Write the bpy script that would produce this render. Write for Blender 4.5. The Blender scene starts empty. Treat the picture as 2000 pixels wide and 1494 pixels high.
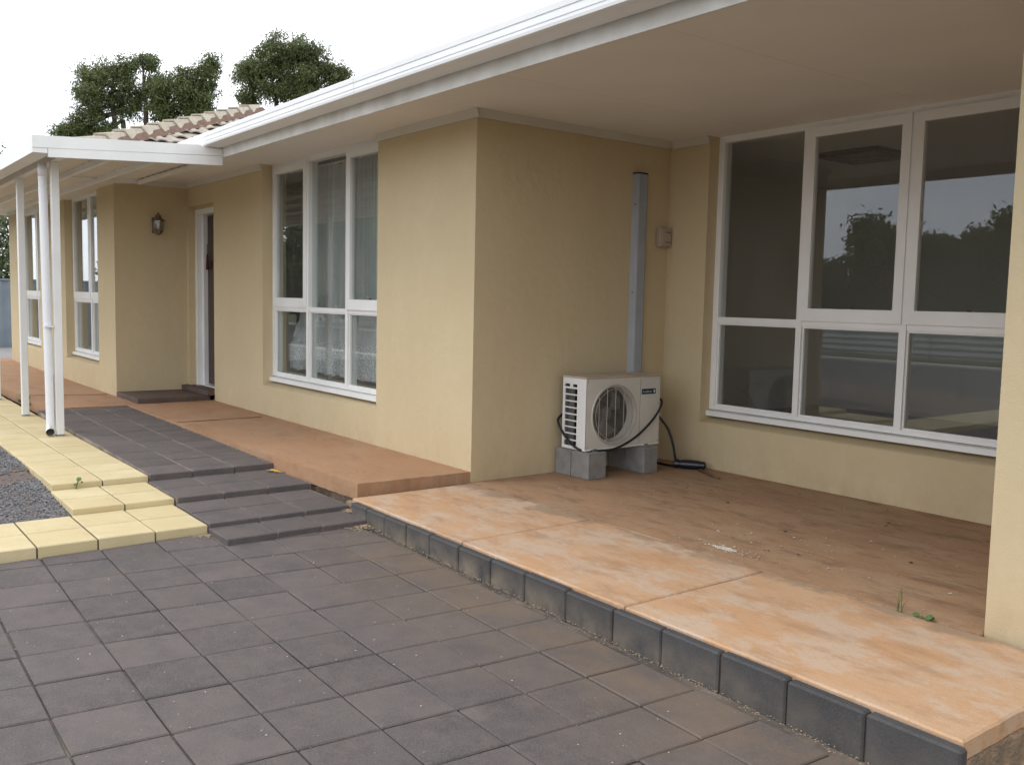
import bpy, bmesh, math, random
import numpy as np
from mathutils import Vector, Matrix, noise

random.seed(7); rng = np.random.default_rng(7)
R = math.radians
scene = bpy.context.scene
COL = scene.collection

# ------------------------------------------------------------------ camera
CAM = (5.0473, -3.5427, 1.2251)
cam_data = bpy.data.cameras.new('camera')
cam = bpy.data.objects.new('camera', cam_data); COL.objects.link(cam)
rx = Vector((0.607246, 0.794231, 0.021193)); up = -Vector((0.083125, -0.036982, -0.995853)); fw = Vector((-0.790153, 0.60649, -0.088478))
cam.matrix_world = Matrix(((rx.x, up.x, -fw.x, CAM[0]), (rx.y, up.y, -fw.y, CAM[1]), (rx.z, up.z, -fw.z, CAM[2]), (0, 0, 0, 1)))
cam_data.sensor_fit = 'HORIZONTAL'; cam_data.angle = 2 * math.atan(1000 / 1815.47)
cam_data.clip_start = 0.05; cam_data.clip_end = 2000
scene.camera = cam

# ------------------------------------------------------------------ sky, sun, exposure
SUN_EL, SUN_AZ = 52, 215          # azimuth clockwise from +y: behind the camera, to the left
world = bpy.data.worlds.new('World'); scene.world = world; world.use_nodes = True
nt = world.node_tree; N = nt.nodes; Lk = nt.links
for n in list(N): N.remove(n)
wo = N.new('ShaderNodeOutputWorld'); bg = N.new('ShaderNodeBackground'); bg.inputs[1].default_value = 0.1
sky = N.new('ShaderNodeTexSky'); sky.sky_type = 'NISHITA'; sky.sun_disc = False
sky.sun_elevation = R(SUN_EL); sky.sun_rotation = R(SUN_AZ); sky.air_density = 1.0; sky.dust_density = 3.0
tc = N.new('ShaderNodeTexCoord'); mp = N.new('ShaderNodeMapping'); mp.inputs['Scale'].default_value = (1, 1, 2.6)
nz = N.new('ShaderNodeTexNoise'); nz.inputs['Scale'].default_value = 2.2; nz.inputs['Detail'].default_value = 6; nz.inputs['Roughness'].default_value = .55
rp = N.new('ShaderNodeValToRGB'); rp.color_ramp.elements[0].position = .32; rp.color_ramp.elements[1].position = .68
rp.color_ramp.elements[0].color = (15.5, 16.6, 18.6, 1); rp.color_ramp.elements[1].color = (22, 22.4, 23, 1)
mx = N.new('ShaderNodeMix'); mx.data_type = 'RGBA'; mx.inputs[0].default_value = .9
Lk.new(tc.outputs['Generated'], mp.inputs[0]); Lk.new(mp.outputs[0], nz.inputs['Vector']); Lk.new(nz.outputs[0], rp.inputs[0])
Lk.new(sky.outputs[0], mx.inputs[6]); Lk.new(rp.outputs[0], mx.inputs[7]); Lk.new(mx.outputs[2], bg.inputs[0]); Lk.new(bg.outputs[0], wo.inputs[0])
sd = bpy.data.lights.new('sun', 'SUN'); sd.energy = 0.9; sd.angle = R(25); sd.color = (1, .96, .9)
sun = bpy.data.objects.new('sun', sd); COL.objects.link(sun)
sv = Vector((math.sin(R(SUN_AZ)) * math.cos(R(SUN_EL)), math.cos(R(SUN_AZ)) * math.cos(R(SUN_EL)), math.sin(R(SUN_EL))))
sun.rotation_euler = sv.to_track_quat('Z', 'Y').to_euler(); sun.location = (0, -20, 30)
vs = scene.view_settings; vs.view_transform = 'Standard'; vs.look = 'None'; vs.exposure = 0.0; vs.gamma = 1.0; vs.use_curve_mapping = False
scene.render.engine = 'CYCLES'; scene.cycles.max_bounces = 10; scene.cycles.transparent_max_bounces = 16

# ------------------------------------------------------------------ helpers
class MB:
    def __init__(s): s.v = []; s.f = []
    def add(s, vs, fs):
        o = len(s.v); s.v += [tuple(map(float, p)) for p in vs]; s.f += [tuple(i + o for i in q) for q in fs]; return s
    def box(s, x0, x1, y0, y1, z0, z1):
        return s.add([(x0, y0, z0), (x1, y0, z0), (x1, y1, z0), (x0, y1, z0), (x0, y0, z1), (x1, y0, z1), (x1, y1, z1), (x0, y1, z1)],
                     [(0, 3, 2, 1), (4, 5, 6, 7), (0, 1, 5, 4), (1, 2, 6, 5), (2, 3, 7, 6), (3, 0, 4, 7)])
    def cbox(s, x0, x1, y0, y1, z0, z1, c=.006):     # box with all edges chamfered
        vs = []; idx = {}
        X = (x0, x1); Y = (y0, y1); Z = (z0, z1); sg = (1, -1)
        for i in (0, 1):
            for j in (0, 1):
                for k in (0, 1):
                    for a in range(3):
                        p = [X[i], Y[j], Z[k]]
                        for b, t in enumerate((i, j, k)):
                            if b != a: p[b] += sg[t] * c
                        idx[i, j, k, a] = len(vs); vs.append(p)
        fs = []
        for a in range(3):
            for t in (0, 1):
                cyc = [(0, 0), (1, 0), (1, 1), (0, 1)]
                q = []
                for m in cyc:
                    ijk = [0, 0, 0]; ijk[a] = t; ijk[(a + 1) % 3], ijk[(a + 2) % 3] = m
                    q.append(idx[(*ijk, a)])
                fs.append(tuple(q))
        for a in range(3):
            b, c2 = (a + 1) % 3, (a + 2) % 3
            for tb in (0, 1):
                for tcc in (0, 1):
                    e = [0, 0, 0]; e[b] = tb; e[c2] = tcc
                    e0 = list(e); e1 = list(e); e0[a] = 0; e1[a] = 1
                    fs.append((idx[(*e0, b)], idx[(*e1, b)], idx[(*e1, c2)], idx[(*e0, c2)]))
        for i in (0, 1):
            for j in (0, 1):
                for k in (0, 1): fs.append(tuple(idx[i, j, k, a] for a in range(3)))
        return s.add(vs, fs)
    def prism(s, poly, z0, z1):                      # poly: xy list; z1 may be a function of (x,y)
        n = len(poly); zt = z1 if callable(z1) else (lambda x, y: z1); zb = z0 if callable(z0) else (lambda x, y: z0)
        return s.add([(x, y, zb(x, y)) for x, y in poly] + [(x, y, zt(x, y)) for x, y in poly],
                     [tuple(range(n))[::-1], tuple(range(n, 2 * n))] + [(i, (i + 1) % n, n + (i + 1) % n, n + i) for i in range(n)])
    def slab(s, poly, top, th, c=.005, dirs=None):   # bevelled paving piece
        n = len(poly); zt = top if callable(top) else (lambda x, y: top)
        cx = sum(p[0] for p in poly) / n; cy = sum(p[1] for p in poly) / n
        inn = []
        for x, y in poly:
            d = math.hypot(x - cx, y - cy) or 1; k = 1 - c * 1.4 / d; inn.append((cx + (x - cx) * k, cy + (y - cy) * k))
        return s.add([(x, y, zt(x, y) - th) for x, y in poly] + [(x, y, zt(x, y) - c) for x, y in poly] + [(x, y, zt(x, y)) for x, y in inn],
                     [tuple(range(n))[::-1], tuple(range(2 * n, 3 * n))] + [(i, (i + 1) % n, n + (i + 1) % n, n + i) for i in range(n)]
                     + [(n + i, n + (i + 1) % n, 2 * n + (i + 1) % n, 2 * n + i) for i in range(n)])
    def tube(s, pts, r, n=8, closed_ends=True):
        pts = [Vector(p) for p in pts]; rr = r if isinstance(r, (list, tuple)) else [r] * len(pts)
        o = len(s.v); prev = None
        for i, p in enumerate(pts):
            t = (pts[min(i + 1, len(pts) - 1)] - pts[max(i - 1, 0)]).normalized()
            if prev is None:
                a = Vector((0, 0, 1)) if abs(t.z) < .9 else Vector((1, 0, 0)); u = t.cross(a).normalized()
            else: u = (prev - t * prev.dot(t)).normalized()
            prev = u; w = t.cross(u)
            for k in range(n):
                q = p + (u * math.cos(2 * math.pi * k / n) + w * math.sin(2 * math.pi * k / n)) * rr[i]; s.v.append(tuple(q))
        for i in range(len(pts) - 1):
            for k in range(n): s.f.append((o + i * n + k, o + i * n + (k + 1) % n, o + (i + 1) * n + (k + 1) % n, o + (i + 1) * n + k))
        if closed_ends:
            s.f.append(tuple(o + k for k in range(n))[::-1]); s.f.append(tuple(o + (len(pts) - 1) * n + k for k in range(n)))
        return s
    def lathe(s, c, prof, n=16, axis='z'):           # prof: list of (r, h)
        o = len(s.v)
        for r_, h in prof:
            for k in range(n):
                a = 2 * math.pi * k / n; p = (r_ * math.cos(a), r_ * math.sin(a), h)
                if axis == 'x': p = (p[2], p[0], p[1])
                s.v.append((c[0] + p[0], c[1] + p[1], c[2] + p[2]))
        for i in range(len(prof) - 1):
            for k in range(n): s.f.append((o + i * n + k, o + i * n + (k + 1) % n, o + (i + 1) * n + (k + 1) % n, o + (i + 1) * n + k))
        s.f.append(tuple(o + k for k in range(n))[::-1]); s.f.append(tuple(o + (len(prof) - 1) * n + k for k in range(n)))
        return s
    def grid_wall(s, us, ws, holes, d0, d1, mapf):   # wall in (u,w) plane with rectangular holes, thickness d0..d1
        us = sorted(set(us + [h[0] for h in holes] + [h[1] for h in holes])); ws = sorted(set(ws + [h[2] for h in holes] + [h[3] for h in holes]))
        solid = lambda i, j: 0 <= i < len(us) - 1 and 0 <= j < len(ws) - 1 and not any(h[0] - 1e-6 < (us[i] + us[i + 1]) / 2 < h[1] + 1e-6 and h[2] < (ws[j] + ws[j + 1]) / 2 < h[3] for h in holes)
        V = {}
        def v(i, j, d):
            if (i, j, d) not in V: V[i, j, d] = len(s.v); s.v.append(tuple(mapf(us[i], ws[j], d1 if d else d0)))
            return V[i, j, d]
        for i in range(len(us) - 1):
            for j in range(len(ws) - 1):
                if not solid(i, j): continue
                s.f.append((v(i, j, 0), v(i + 1, j, 0), v(i + 1, j + 1, 0), v(i, j + 1, 0)))
                s.f.append((v(i, j, 1), v(i, j + 1, 1), v(i + 1, j + 1, 1), v(i + 1, j, 1)))
                if not solid(i - 1, j): s.f.append((v(i, j, 0), v(i, j + 1, 0), v(i, j + 1, 1), v(i, j, 1)))
                if not solid(i + 1, j): s.f.append((v(i + 1, j, 0), v(i + 1, j, 1), v(i + 1, j + 1, 1), v(i + 1, j + 1, 0)))
                if not solid(i, j - 1): s.f.append((v(i, j, 0), v(i, j, 1), v(i + 1, j, 1), v(i + 1, j, 0)))
                if not solid(i, j + 1): s.f.append((v(i, j + 1, 0), v(i + 1, j + 1, 0), v(i + 1, j + 1, 1), v(i, j + 1, 1)))
        return s

WLOC = {}
def world_loc(o): return WLOC.get(o.name, Vector((0, 0, 0)))
def link_mesh(name, me, parent=None, origin=None):
    o = bpy.data.objects.new(name, me); COL.objects.link(o)
    if parent is not None: o.parent = parent
    return o
def obj(name, mb, mat, parent=None, smooth=False, recalc=True, origin=None):
    vs = np.array(mb.v, dtype=float)
    if origin is None:
        lo = vs.min(0); hi = vs.max(0); c = np.array([(lo[0] + hi[0]) / 2, (lo[1] + hi[1]) / 2, lo[2]])
    else: c = np.array(origin, float)
    me = bpy.data.meshes.new(name); me.from_pydata((vs - c).tolist(), [], mb.f)
    if recalc:
        bm = bmesh.new(); bm.from_mesh(me); bmesh.ops.recalc_face_normals(bm, faces=bm.faces); bm.to_mesh(me); bm.free()
    if smooth:
        me.polygons.foreach_set('use_smooth', [True] * len(me.polygons))
    me.materials.append(mat); me.update()
    o = link_mesh(name, me, parent)
    pl = world_loc(parent) if parent is not None else Vector((0, 0, 0))
    o.location = Vector(c) - pl; WLOC[o.name] = Vector(c)
    return o
def tag(o, label, cat=None, group=None, kind=None):
    o['label'] = label
    if cat: o['category'] = cat
    if group: o['group'] = group
    if kind: o['kind'] = kind
    return o
def thing(name, label, cat, loc, group=None):
    o = bpy.data.objects.new(name, None); COL.objects.link(o); o.location = loc; o.empty_display_size = .1
    WLOC[o.name] = Vector(loc); return tag(o, label, cat, group)
def smooth_angle(o, a=35):
    me = o.data
    me.polygons.foreach_set('use_smooth', [True] * len(me.polygons))
    bm = bmesh.new(); bm.from_mesh(me)
    for e in bm.edges:
        e.smooth = not (len(e.link_faces) == 2 and e.calc_face_angle(0) > R(a))
    bm.to_mesh(me); bm.free()
def clip(poly, a, b, c):                              # keep a*x+b*y+c >= 0
    out = []
    for i in range(len(poly)):
        p, q = poly[i], poly[(i + 1) % len(poly)]; dp = a * p[0] + b * p[1] + c; dq = a * q[0] + b * q[1] + c
        if dp >= 0: out.append(p)
        if dp * dq < 0: t = dp / (dp - dq); out.append((p[0] + (q[0] - p[0]) * t, p[1] + (q[1] - p[1]) * t))
    return out
def area(p): return abs(sum(p[i][0] * p[(i + 1) % len(p)][1] - p[(i + 1) % len(p)][0] * p[i][1] for i in range(len(p)))) / 2
def rough_poly(poly, step=.05, amp=.006, seed=0, sides=None):
    out = []
    for i in range(len(poly)):
        p, q = Vector(poly[i]), Vector(poly[(i + 1) % len(poly)]); d = q - p; n = max(1, int(d.length / step))
        nn = Vector((d.y, -d.x)).normalized()
        if sides is not None and i not in sides: n = 1
        for k in range(n):
            t = p + d * (k / n)
            if k: t = t + nn * amp * 2 * noise.noise((t.x * 9 + seed, t.y * 9, 1.3)) + nn * amp * 1.2 * noise.noise((t.x * 31 + seed, t.y * 31, 4.3))
            out.append((t.x, t.y))
    return out

# ------------------------------------------------------------------ materials
def nodes(name):
    m = bpy.data.materials.new(name); m.use_nodes = True; t = m.node_tree; b = t.nodes['Principled BSDF']; return m, t, b
def nd(t, ty, **kw):
    n = t.nodes.new(ty)
    for k, v in kw.items():
        if k.startswith('i_'): n.inputs[k[2:].replace('_', ' ')].default_value = v
        elif k.startswith('n_'): n.inputs[int(k[2:])].default_value = v
        else: setattr(n, k, v)
    return n
def pos(t, scale=(1, 1, 1)):
    g = nd(t, 'ShaderNodeNewGeometry'); m = nd(t, 'ShaderNodeMapping'); m.inputs['Scale'].default_value = scale
    t.links.new(g.outputs['Position'], m.inputs[0]); return m.outputs[0]
def noi(t, vec, scale, detail=4, rough=.55, lo=.35, hi=.65):
    n = nd(t, 'ShaderNodeTexNoise', i_Scale=scale, i_Detail=detail, i_Roughness=rough); t.links.new(vec, n.inputs['Vector'])
    r = nd(t, 'ShaderNodeMapRange', n_1=lo, n_2=hi); t.links.new(n.outputs[0], r.inputs[0]); return r.outputs[0], n.outputs[0]
def mixc(t, fac, a, b, blend='MIX'):
    m = nd(t, 'ShaderNodeMix', data_type='RGBA', blend_type=blend)
    for i, s in ((0, fac), (6, a), (7, b)):
        if hasattr(s, 'links'): t.links.new(s, m.inputs[i])
        elif i == 0: m.inputs[0].default_value = s
        else: m.inputs[i].default_value = (*s, 1)
    return m.outputs[2]
def math_(t, op, a, b=None, clampv=False):
    m = nd(t, 'ShaderNodeMath', operation=op, use_clamp=clampv)
    for i, s in ((0, a), (1, b)):
        if s is None: continue
        if hasattr(s, 'links'): t.links.new(s, m.inputs[i])
        else: m.inputs[i].default_value = s
    return m.outputs[0]
def bump(t, b, h, strength, dist):
    n = nd(t, 'ShaderNodeBump', i_Strength=strength, i_Distance=dist); t.links.new(h, n.inputs['Height']); t.links.new(n.outputs[0], b.inputs['Normal'])
def setc(t, b, c):
    if hasattr(c, 'links'): t.links.new(c, b.inputs['Base Color'])
    else: b.inputs['Base Color'].default_value = (*c, 1)
def simple(name, c, rough=.6, c2=None, scale=6, detail=5, bs=0, bscale=60, bd=.003, metallic=0, spec=None):
    m, t, b = nodes(name); b.inputs['Roughness'].default_value = rough; b.inputs['Metallic'].default_value = metallic
    if spec is not None: b.inputs['Specular IOR Level'].default_value = spec
    v = pos(t)
    if c2: f, _ = noi(t, v, scale, detail); setc(t, b, mixc(t, f, c, c2))
    else: setc(t, b, c)
    if bs: _, h = noi(t, v, bscale, 4); bump(t, b, h, bs, bd)
    return m
def objrand(t): return nd(t, 'ShaderNodeObjectInfo').outputs['Random']

# stucco
def stucco():
    m, t, b = nodes('cream_render'); b.inputs['Roughness'].default_value = .9; b.inputs['Specular IOR Level'].default_value = .2
    v = pos(t); f, _ = noi(t, v, 1.1, 6); f2, _ = noi(t, pos(t, (1, 1, .18)), 3.4, 7, .6, .42, .68)
    c = mixc(t, f, (.575, .472, .298), (.615, .515, .338)); c = mixc(t, math_(t, 'MULTIPLY', f2, .28), c, (.525, .43, .272))
    f5, _ = noi(t, v, 11, 7, .68, .35, .65); c = mixc(t, math_(t, 'MULTIPLY', f5, .35), c, (.53, .43, .265))
    f6, _ = noi(t, pos(t, (1, 1, .35)), 5.3, 6, .6, .62, .72); c = mixc(t, math_(t, 'MULTIPLY', f6, .2), c, (.65, .565, .40))
    f3, _ = noi(t, v, 190, 3, .6, .3, .7); c = mixc(t, math_(t, 'MULTIPLY', f3, .24), c, (.45, .355, .215))
    # red soil splashed up from the paving
    sx = nd(t, 'ShaderNodeSeparateXYZ'); t.links.new(v, sx.inputs[0]); d = nd(t, 'ShaderNodeMapRange', n_1=.42, n_2=-.02); t.links.new(sx.outputs[2], d.inputs[0])
    f4, _ = noi(t, pos(t, (1, 1, .6)), 6.5, 8, .68, .36, .72); k = math_(t, 'MULTIPLY', math_(t, 'MULTIPLY', math_(t, 'POWER', d.outputs[0], 1.8), f4), .6); c = mixc(t, k, c, (.40, .265, .15))
    setc(t, b, c); _, h = noi(t, v, 150, 4, .65); _, h2 = noi(t, v, 16, 4, .5); bump(t, b, math_(t, 'ADD', h, math_(t, 'MULTIPLY', h2, 1.5)), .5, .004); return m
M_STUCCO = stucco()
M_WHITE = simple('white_paint', (.8, .8, .78), .42, (.74, .74, .72), 3, bs=.06, bscale=40)
M_CREAMW = simple('off_white_paint', (.74, .70, .62), .5, (.70, .66, .58), 3)
M_FASCIA = simple('weathered_white_paint', (.78, .78, .76), .5, (.62, .6, .56), 5, 9, bs=.15, bscale=30)
M_GUTTER = simple('white_metal', (.82, .83, .83), .33, (.78, .79, .8), 2)
M_SOFFIT = simple('soffit_paint', (.79, .77, .73), .75, (.74, .72, .68), 1.4, bs=.1, bscale=120, bd=.002)
M_CORN = simple('cornice_paint', (.60, .57, .51), .7, (.55, .52, .46), 2)
M_DARK = simple('dark_void', (.015, .014, .013), .9)
def paverdark():
    m, t, b = nodes('charcoal_paver'); b.inputs['Roughness'].default_value = .86; b.inputs['Specular IOR Level'].default_value = .3
    v = pos(t); r = objrand(t)
    c = mixc(t, r, (.068, .058, .056), (.142, .118, .11))
    f, _ = noi(t, v, 2.3, 5); c = mixc(t, f, c, (.112, .096, .09))
    f5, _ = noi(t, pos(t, (1, 1.3, 1)), 13, 7, .68, .42, .66); c = mixc(t, math_(t, 'MULTIPLY', f5, .6), c, (.148, .121, .11))
    f6, _ = noi(t, v, 5.1, 6, .6, .5, .7); c = mixc(t, math_(t, 'MULTIPLY', f6, .7), c, (.074, .067, .071))
    f7, _ = noi(t, v, 2.1, 3, .5, .70, .76); c = mixc(t, math_(t, 'MULTIPLY', f7, .5), c, (.22, .19, .165))
    f1, _ = noi(t, v, 9, 6, .6, .45, .75); c = mixc(t, math_(t, 'MULTIPLY', f1, .55), c, (.082, .074, .074))
    f2, _ = noi(t, v, 160, 3, .6, .4, .72); c = mixc(t, math_(t, 'MULTIPLY', f2, .6), c, (.165, .142, .132))
    f4, _ = noi(t, v, 240, 2, .5, .55, .75); c = mixc(t, math_(t, 'MULTIPLY', f4, .6), c, (.045, .04, .04))
    # sandy dust washed along the kerb
    sx = nd(t, 'ShaderNodeSeparateXYZ'); t.links.new(v, sx.inputs[0])
    d = nd(t, 'ShaderNodeMapRange', n_1=-1.75, n_2=-1.02); t.links.new(sx.outputs[1], d.inputs[0])
    d2 = nd(t, 'ShaderNodeMapRange', n_1=.2, n_2=.9); t.links.new(sx.outputs[0], d2.inputs[0])
    f3, _ = noi(t, v, 3.1, 5, .6, .3, .7); fd = math_(t, 'MULTIPLY', math_(t, 'MULTIPLY', math_(t, 'MULTIPLY', d.outputs[0], d2.outputs[0]), f3), .8)
    c = mixc(t, fd, c, (.205, .142, .088)); setc(t, b, c)
    _, h = noi(t, v, 170, 4, .7); bump(t, b, h, .55, .004); return m
M_PAVER = paverdark()
def paveryellow():
    m, t, b = nodes('yellow_paver'); b.inputs['Roughness'].default_value = .85; b.inputs['Specular IOR Level'].default_value = .25
    v = pos(t); r = objrand(t); c = mixc(t, r, (.575, .475, .27), (.655, .555, .345))
    f, _ = noi(t, v, 3, 6); c = mixc(t, math_(t, 'MULTIPLY', f, .55), c, (.52, .415, .225))
    f2, _ = noi(t, v, 220, 3, .6, .45, .75); c = mixc(t, math_(t, 'MULTIPLY', f2, .4), c, (.41, .32, .18)); f7, _ = noi(t, v, 7, 8, .7, .56, .72); c = mixc(t, math_(t, 'MULTIPLY', f7, .5), c, (.43, .34, .2))
    setc(t, b, c); _, h = noi(t, v, 200, 4, .7); bump(t, b, h, .4, .003); return m
M_YELLOW = paveryellow()
M_SAND = simple('joint_sand', (.21, .165, .125), .95, (.055, .047, .042), 3.5, 7, bs=.8, bscale=220, bd=.006)
M_PALESAND = simple('pale_joint_sand', (.36, .30, .23), .95, (.13, .105, .085), 4, 7, bs=.8, bscale=220, bd=.006)
M_SOIL = simple('red_soil', (.19, .11, .07), .95, (.125, .115, .11), 1.6, 6, bs=.8, bscale=120, bd=.01)
def concrete(name, base, alt, grey, dark, gamt, damt, damp=0):
    m, t, b = nodes(name); b.inputs['Roughness'].default_value = .84; b.inputs['Specular IOR Level'].default_value = .3
    v = pos(t); vs_ = pos(t, (.6, 1.5, 1))
    f, _ = noi(t, vs_, 2.6, 8, .66, .36, .64); c = mixc(t, f, base, alt)
    f1, _ = noi(t, pos(t, (.75, 1.15, 1)), 2.4, 12, .74, .5, .55); c = mixc(t, math_(t, 'MULTIPLY', f1, gamt), c, grey)
    f5, _ = noi(t, pos(t, (.4, 2.2, 1)), 6, 10, .76, .54, .61); c = mixc(t, math_(t, 'MULTIPLY', f5, gamt * .6), c, grey)
    f2, _ = noi(t, vs_, 4.7, 9, .72, .5, .64); c = mixc(t, math_(t, 'MULTIPLY', f2, damt), c, dark)
    f3, _ = noi(t, v, 130, 3, .6, .35, .7); c = mixc(t, math_(t, 'MULTIPLY', f3, .28), c, dark)
    f6, _ = noi(t, pos(t, (.5, 1.6, 1)), 24, 6, .7, .55, .7); c = mixc(t, math_(t, 'MULTIPLY', f6, .45), c, dark)
    f4, _ = noi(t, v, 34, 4, .6, .68, .76); c = mixc(t, math_(t, 'MULTIPLY', f4, .7), c, grey)
    f8, _ = noi(t, v, 330, 2, .5, .62, .72); c = mixc(t, math_(t, 'MULTIPLY', f8, .5), c, (.1, .07, .05)); f9, _ = noi(t, pos(t, (1.4, .7, 1)), 46, 8, .78, .56, .66); c = mixc(t, math_(t, 'MULTIPLY', f9, .35), c, grey)
    if damp:                                          # dirty tide mark along the joint
        sx = nd(t, 'ShaderNodeSeparateXYZ'); t.links.new(v, sx.inputs[0]); d = nd(t, 'ShaderNodeMapRange', n_1=-.42, n_2=-.02); t.links.new(sx.outputs[1], d.inputs[0])
        _, nn = noi(t, v, 3.3, 7, .6); k = nd(t, 'ShaderNodeMapRange', n_1=.97, n_2=1.06); t.links.new(math_(t, 'ADD', nn, math_(t, 'MULTIPLY', d.outputs[0], .62)), k.inputs[0])
        c = mixc(t, math_(t, 'MULTIPLY', k.outputs[0], .8), c, (.30, .215, .145))
    setc(t, b, c); _, h = noi(t, v, 90, 5, .7); bump(t, b, h, .4, .004); return m
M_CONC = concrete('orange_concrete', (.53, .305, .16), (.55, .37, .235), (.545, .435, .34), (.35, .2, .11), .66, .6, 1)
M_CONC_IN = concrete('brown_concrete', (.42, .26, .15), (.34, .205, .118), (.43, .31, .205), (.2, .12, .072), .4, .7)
M_PATH = concrete('terracotta_concrete', (.385, .215, .12), (.42, .25, .145), (.40, .27, .175), (.26, .15, .088), .4, .5)
M_AGG = simple('broken_concrete_edge', (.36, .25, .16), .95, (.2, .15, .11), 14, 7, bs=1, bscale=70, bd=.012)
def kerbm():
    m, t, b = nodes('charcoal_kerb'); b.inputs['Roughness'].default_value = .8; v = pos(t); r = objrand(t)
    c = mixc(t, r, (.038, .037, .039), (.06, .058, .059)); f, _ = noi(t, v, 6, 6); c = mixc(t, math_(t, 'MULTIPLY', f, .6), c, (.03, .03, .033))
    sx = nd(t, 'ShaderNodeSeparateXYZ'); t.links.new(v, sx.inputs[0])
    d = nd(t, 'ShaderNodeMapRange', n_1=-.005, n_2=-.11); t.links.new(sx.outputs[2], d.inputs[0])
    d2 = nd(t, 'ShaderNodeMapRange', n_1=3.4, n_2=1.2); t.links.new(sx.outputs[0], d2.inputs[0])
    f2, _ = noi(t, v, 8, 5, .6, .3, .7); k = math_(t, 'MULTIPLY', math_(t, 'MULTIPLY', d.outputs[0], f2), math_(t, 'ADD', math_(t, 'MULTIPLY', d2.outputs[0], .9), .35))
    c = mixc(t, k, c, (.20, .16, .115)); f3, _ = noi(t, v, 180, 3, .6, .45, .75); c = mixc(t, math_(t, 'MULTIPLY', f3, .3), c, (.15, .145, .14))
    setc(t, b, c); _, h = noi(t, v, 150, 4, .7); bump(t, b, h, .4, .003); return m
M_KERB = kerbm()
def glass():
    m = bpy.data.materials.new('window_glass'); m.use_nodes = True; t = m.node_tree
    for n in list(t.nodes): t.nodes.remove(n)
    o = nd(t, 'ShaderNodeOutputMaterial'); lw = nd(t, 'ShaderNodeLayerWeight', i_Blend=.5)
    p5 = math_(t, 'POWER', lw.outputs['Facing'], 5.0); fr = math_(t, 'ADD', math_(t, 'MULTIPLY', p5, .945), .055)
    tr = nd(t, 'ShaderNodeBsdfTransparent'); tr.inputs[0].default_value = (.93, .95, .94, 1); gl = nd(t, 'ShaderNodeBsdfGlossy', i_Roughness=0.0)
    gl.inputs[0].default_value = (.93, .96, 1, 1)
    mx_ = nd(t, 'ShaderNodeMixShader'); t.links.new(fr, mx_.inputs[0]); t.links.new(tr.outputs[0], mx_.inputs[1]); t.links.new(gl.outputs[0], mx_.inputs[2])
    f, _ = noi(t, pos(t, (1, 1, .3)), 7, 6, .65, .35, .75); df = nd(t, 'ShaderNodeBsdfDiffuse'); df.inputs[0].default_value = (.75, .72, .68, 1)
    m2 = nd(t, 'ShaderNodeMixShader'); t.links.new(math_(t, 'ADD', math_(t, 'MULTIPLY', f, .022), .012), m2.inputs[0]); t.links.new(mx_.outputs[0], m2.inputs[1]); t.links.new(df.outputs[0], m2.inputs[2]); t.links.new(m2.outputs[0], o.inputs[0]); return m
M_GLASS = glass()
def sheer(name, c, alpha, lace=None):
    m = bpy.data.materials.new(name); m.use_nodes = True; t = m.node_tree
    for n in list(t.nodes): t.nodes.remove(n)
    o = nd(t, 'ShaderNodeOutputMaterial'); tr = nd(t, 'ShaderNodeBsdfTransparent'); df = nd(t, 'ShaderNodeBsdfDiffuse'); tl = nd(t, 'ShaderNodeBsdfTranslucent')
    df.inputs[0].default_value = (*c, 1); tl.inputs[0].default_value = (*c, 1)
    a = nd(t, 'ShaderNodeMixShader'); a.inputs[0].default_value = .4; t.links.new(df.outputs[0], a.inputs[1]); t.links.new(tl.outputs[0], a.inputs[2])
    b_ = nd(t, 'ShaderNodeMixShader'); b_.inputs[0].default_value = alpha; t.links.new(tr.outputs[0], b_.inputs[1]); t.links.new(a.outputs[0], b_.inputs[2])
    if lace:
        v = pos(t); vo = nd(t, 'ShaderNodeTexVoronoi', feature='DISTANCE_TO_EDGE', i_Scale=62); t.links.new(v, vo.inputs['Vector'])
        r = nd(t, 'ShaderNodeMapRange', n_1=.05, n_2=.16, n_3=1.0, n_4=.42); t.links.new(vo.outputs[0], r.inputs[0]); t.links.new(r.outputs[0], b_.inputs[0])
    t.links.new(b_.outputs[0], o.inputs[0]); return m
M_SHEER = sheer('sheer_fabric', (.82, .84, .84), .72); M_LACE = sheer('lace_fabric', (.86, .88, .88), .9, True)
M_BLIND = sheer('drape_fabric', (.62, .60, .52), .96)
M_INWALL = simple('interior_paint', (.68, .64, .58), .8); M_INCEIL = simple('interior_ceiling', (.78, .76, .72), .8); M_CARPET = simple('carpet', (.26, .21, .17), .95, (.2, .16, .13), 30)
M_DOOR = simple('dark_stained_timber', (.045, .018, .014), .35, (.03, .013, .011), 6)
M_BRASS = simple('brass', (.55, .4, .2), .3, metallic=1)
M_BROWNMETAL = simple('aged_brown_metal', (.2, .125, .075), .4, (.11, .068, .042), 30)
M_LGLASS = M_GLASS
M_CANDLE = simple('white_candle_bulb', (.85, .83, .76), .3)
M_ACCASE = simple('beige_enamel', (.62, .60, .54), .42, (.56, .54, .48), 5); M_ACSIDE = simple('white_enamel', (.74, .75, .74), .4)
M_ACDUST = simple('dusty_rust_top', (.42, .33, .24), .7, (.5, .45, .38), 9)
M_WIRE = simple('pale_wire', (.42, .39, .34), .5); M_FAN = simple('grey_plastic', (.11, .105, .10), .5); M_FIN = simple('aluminium_fin', (.16, .16, .15), .5, (.09, .09, .085), 90)
M_BADGE = simple('teal_badge', (.008, .035, .042), .35); M_BADGETXT = simple('badge_print', (.62, .66, .66), .5)
M_BLOCK = simple('grey_concrete_block', (.27, .265, .25), .92, (.21, .20, .19), 14, 6, bs=.8, bscale=130, bd=.006)
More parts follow.
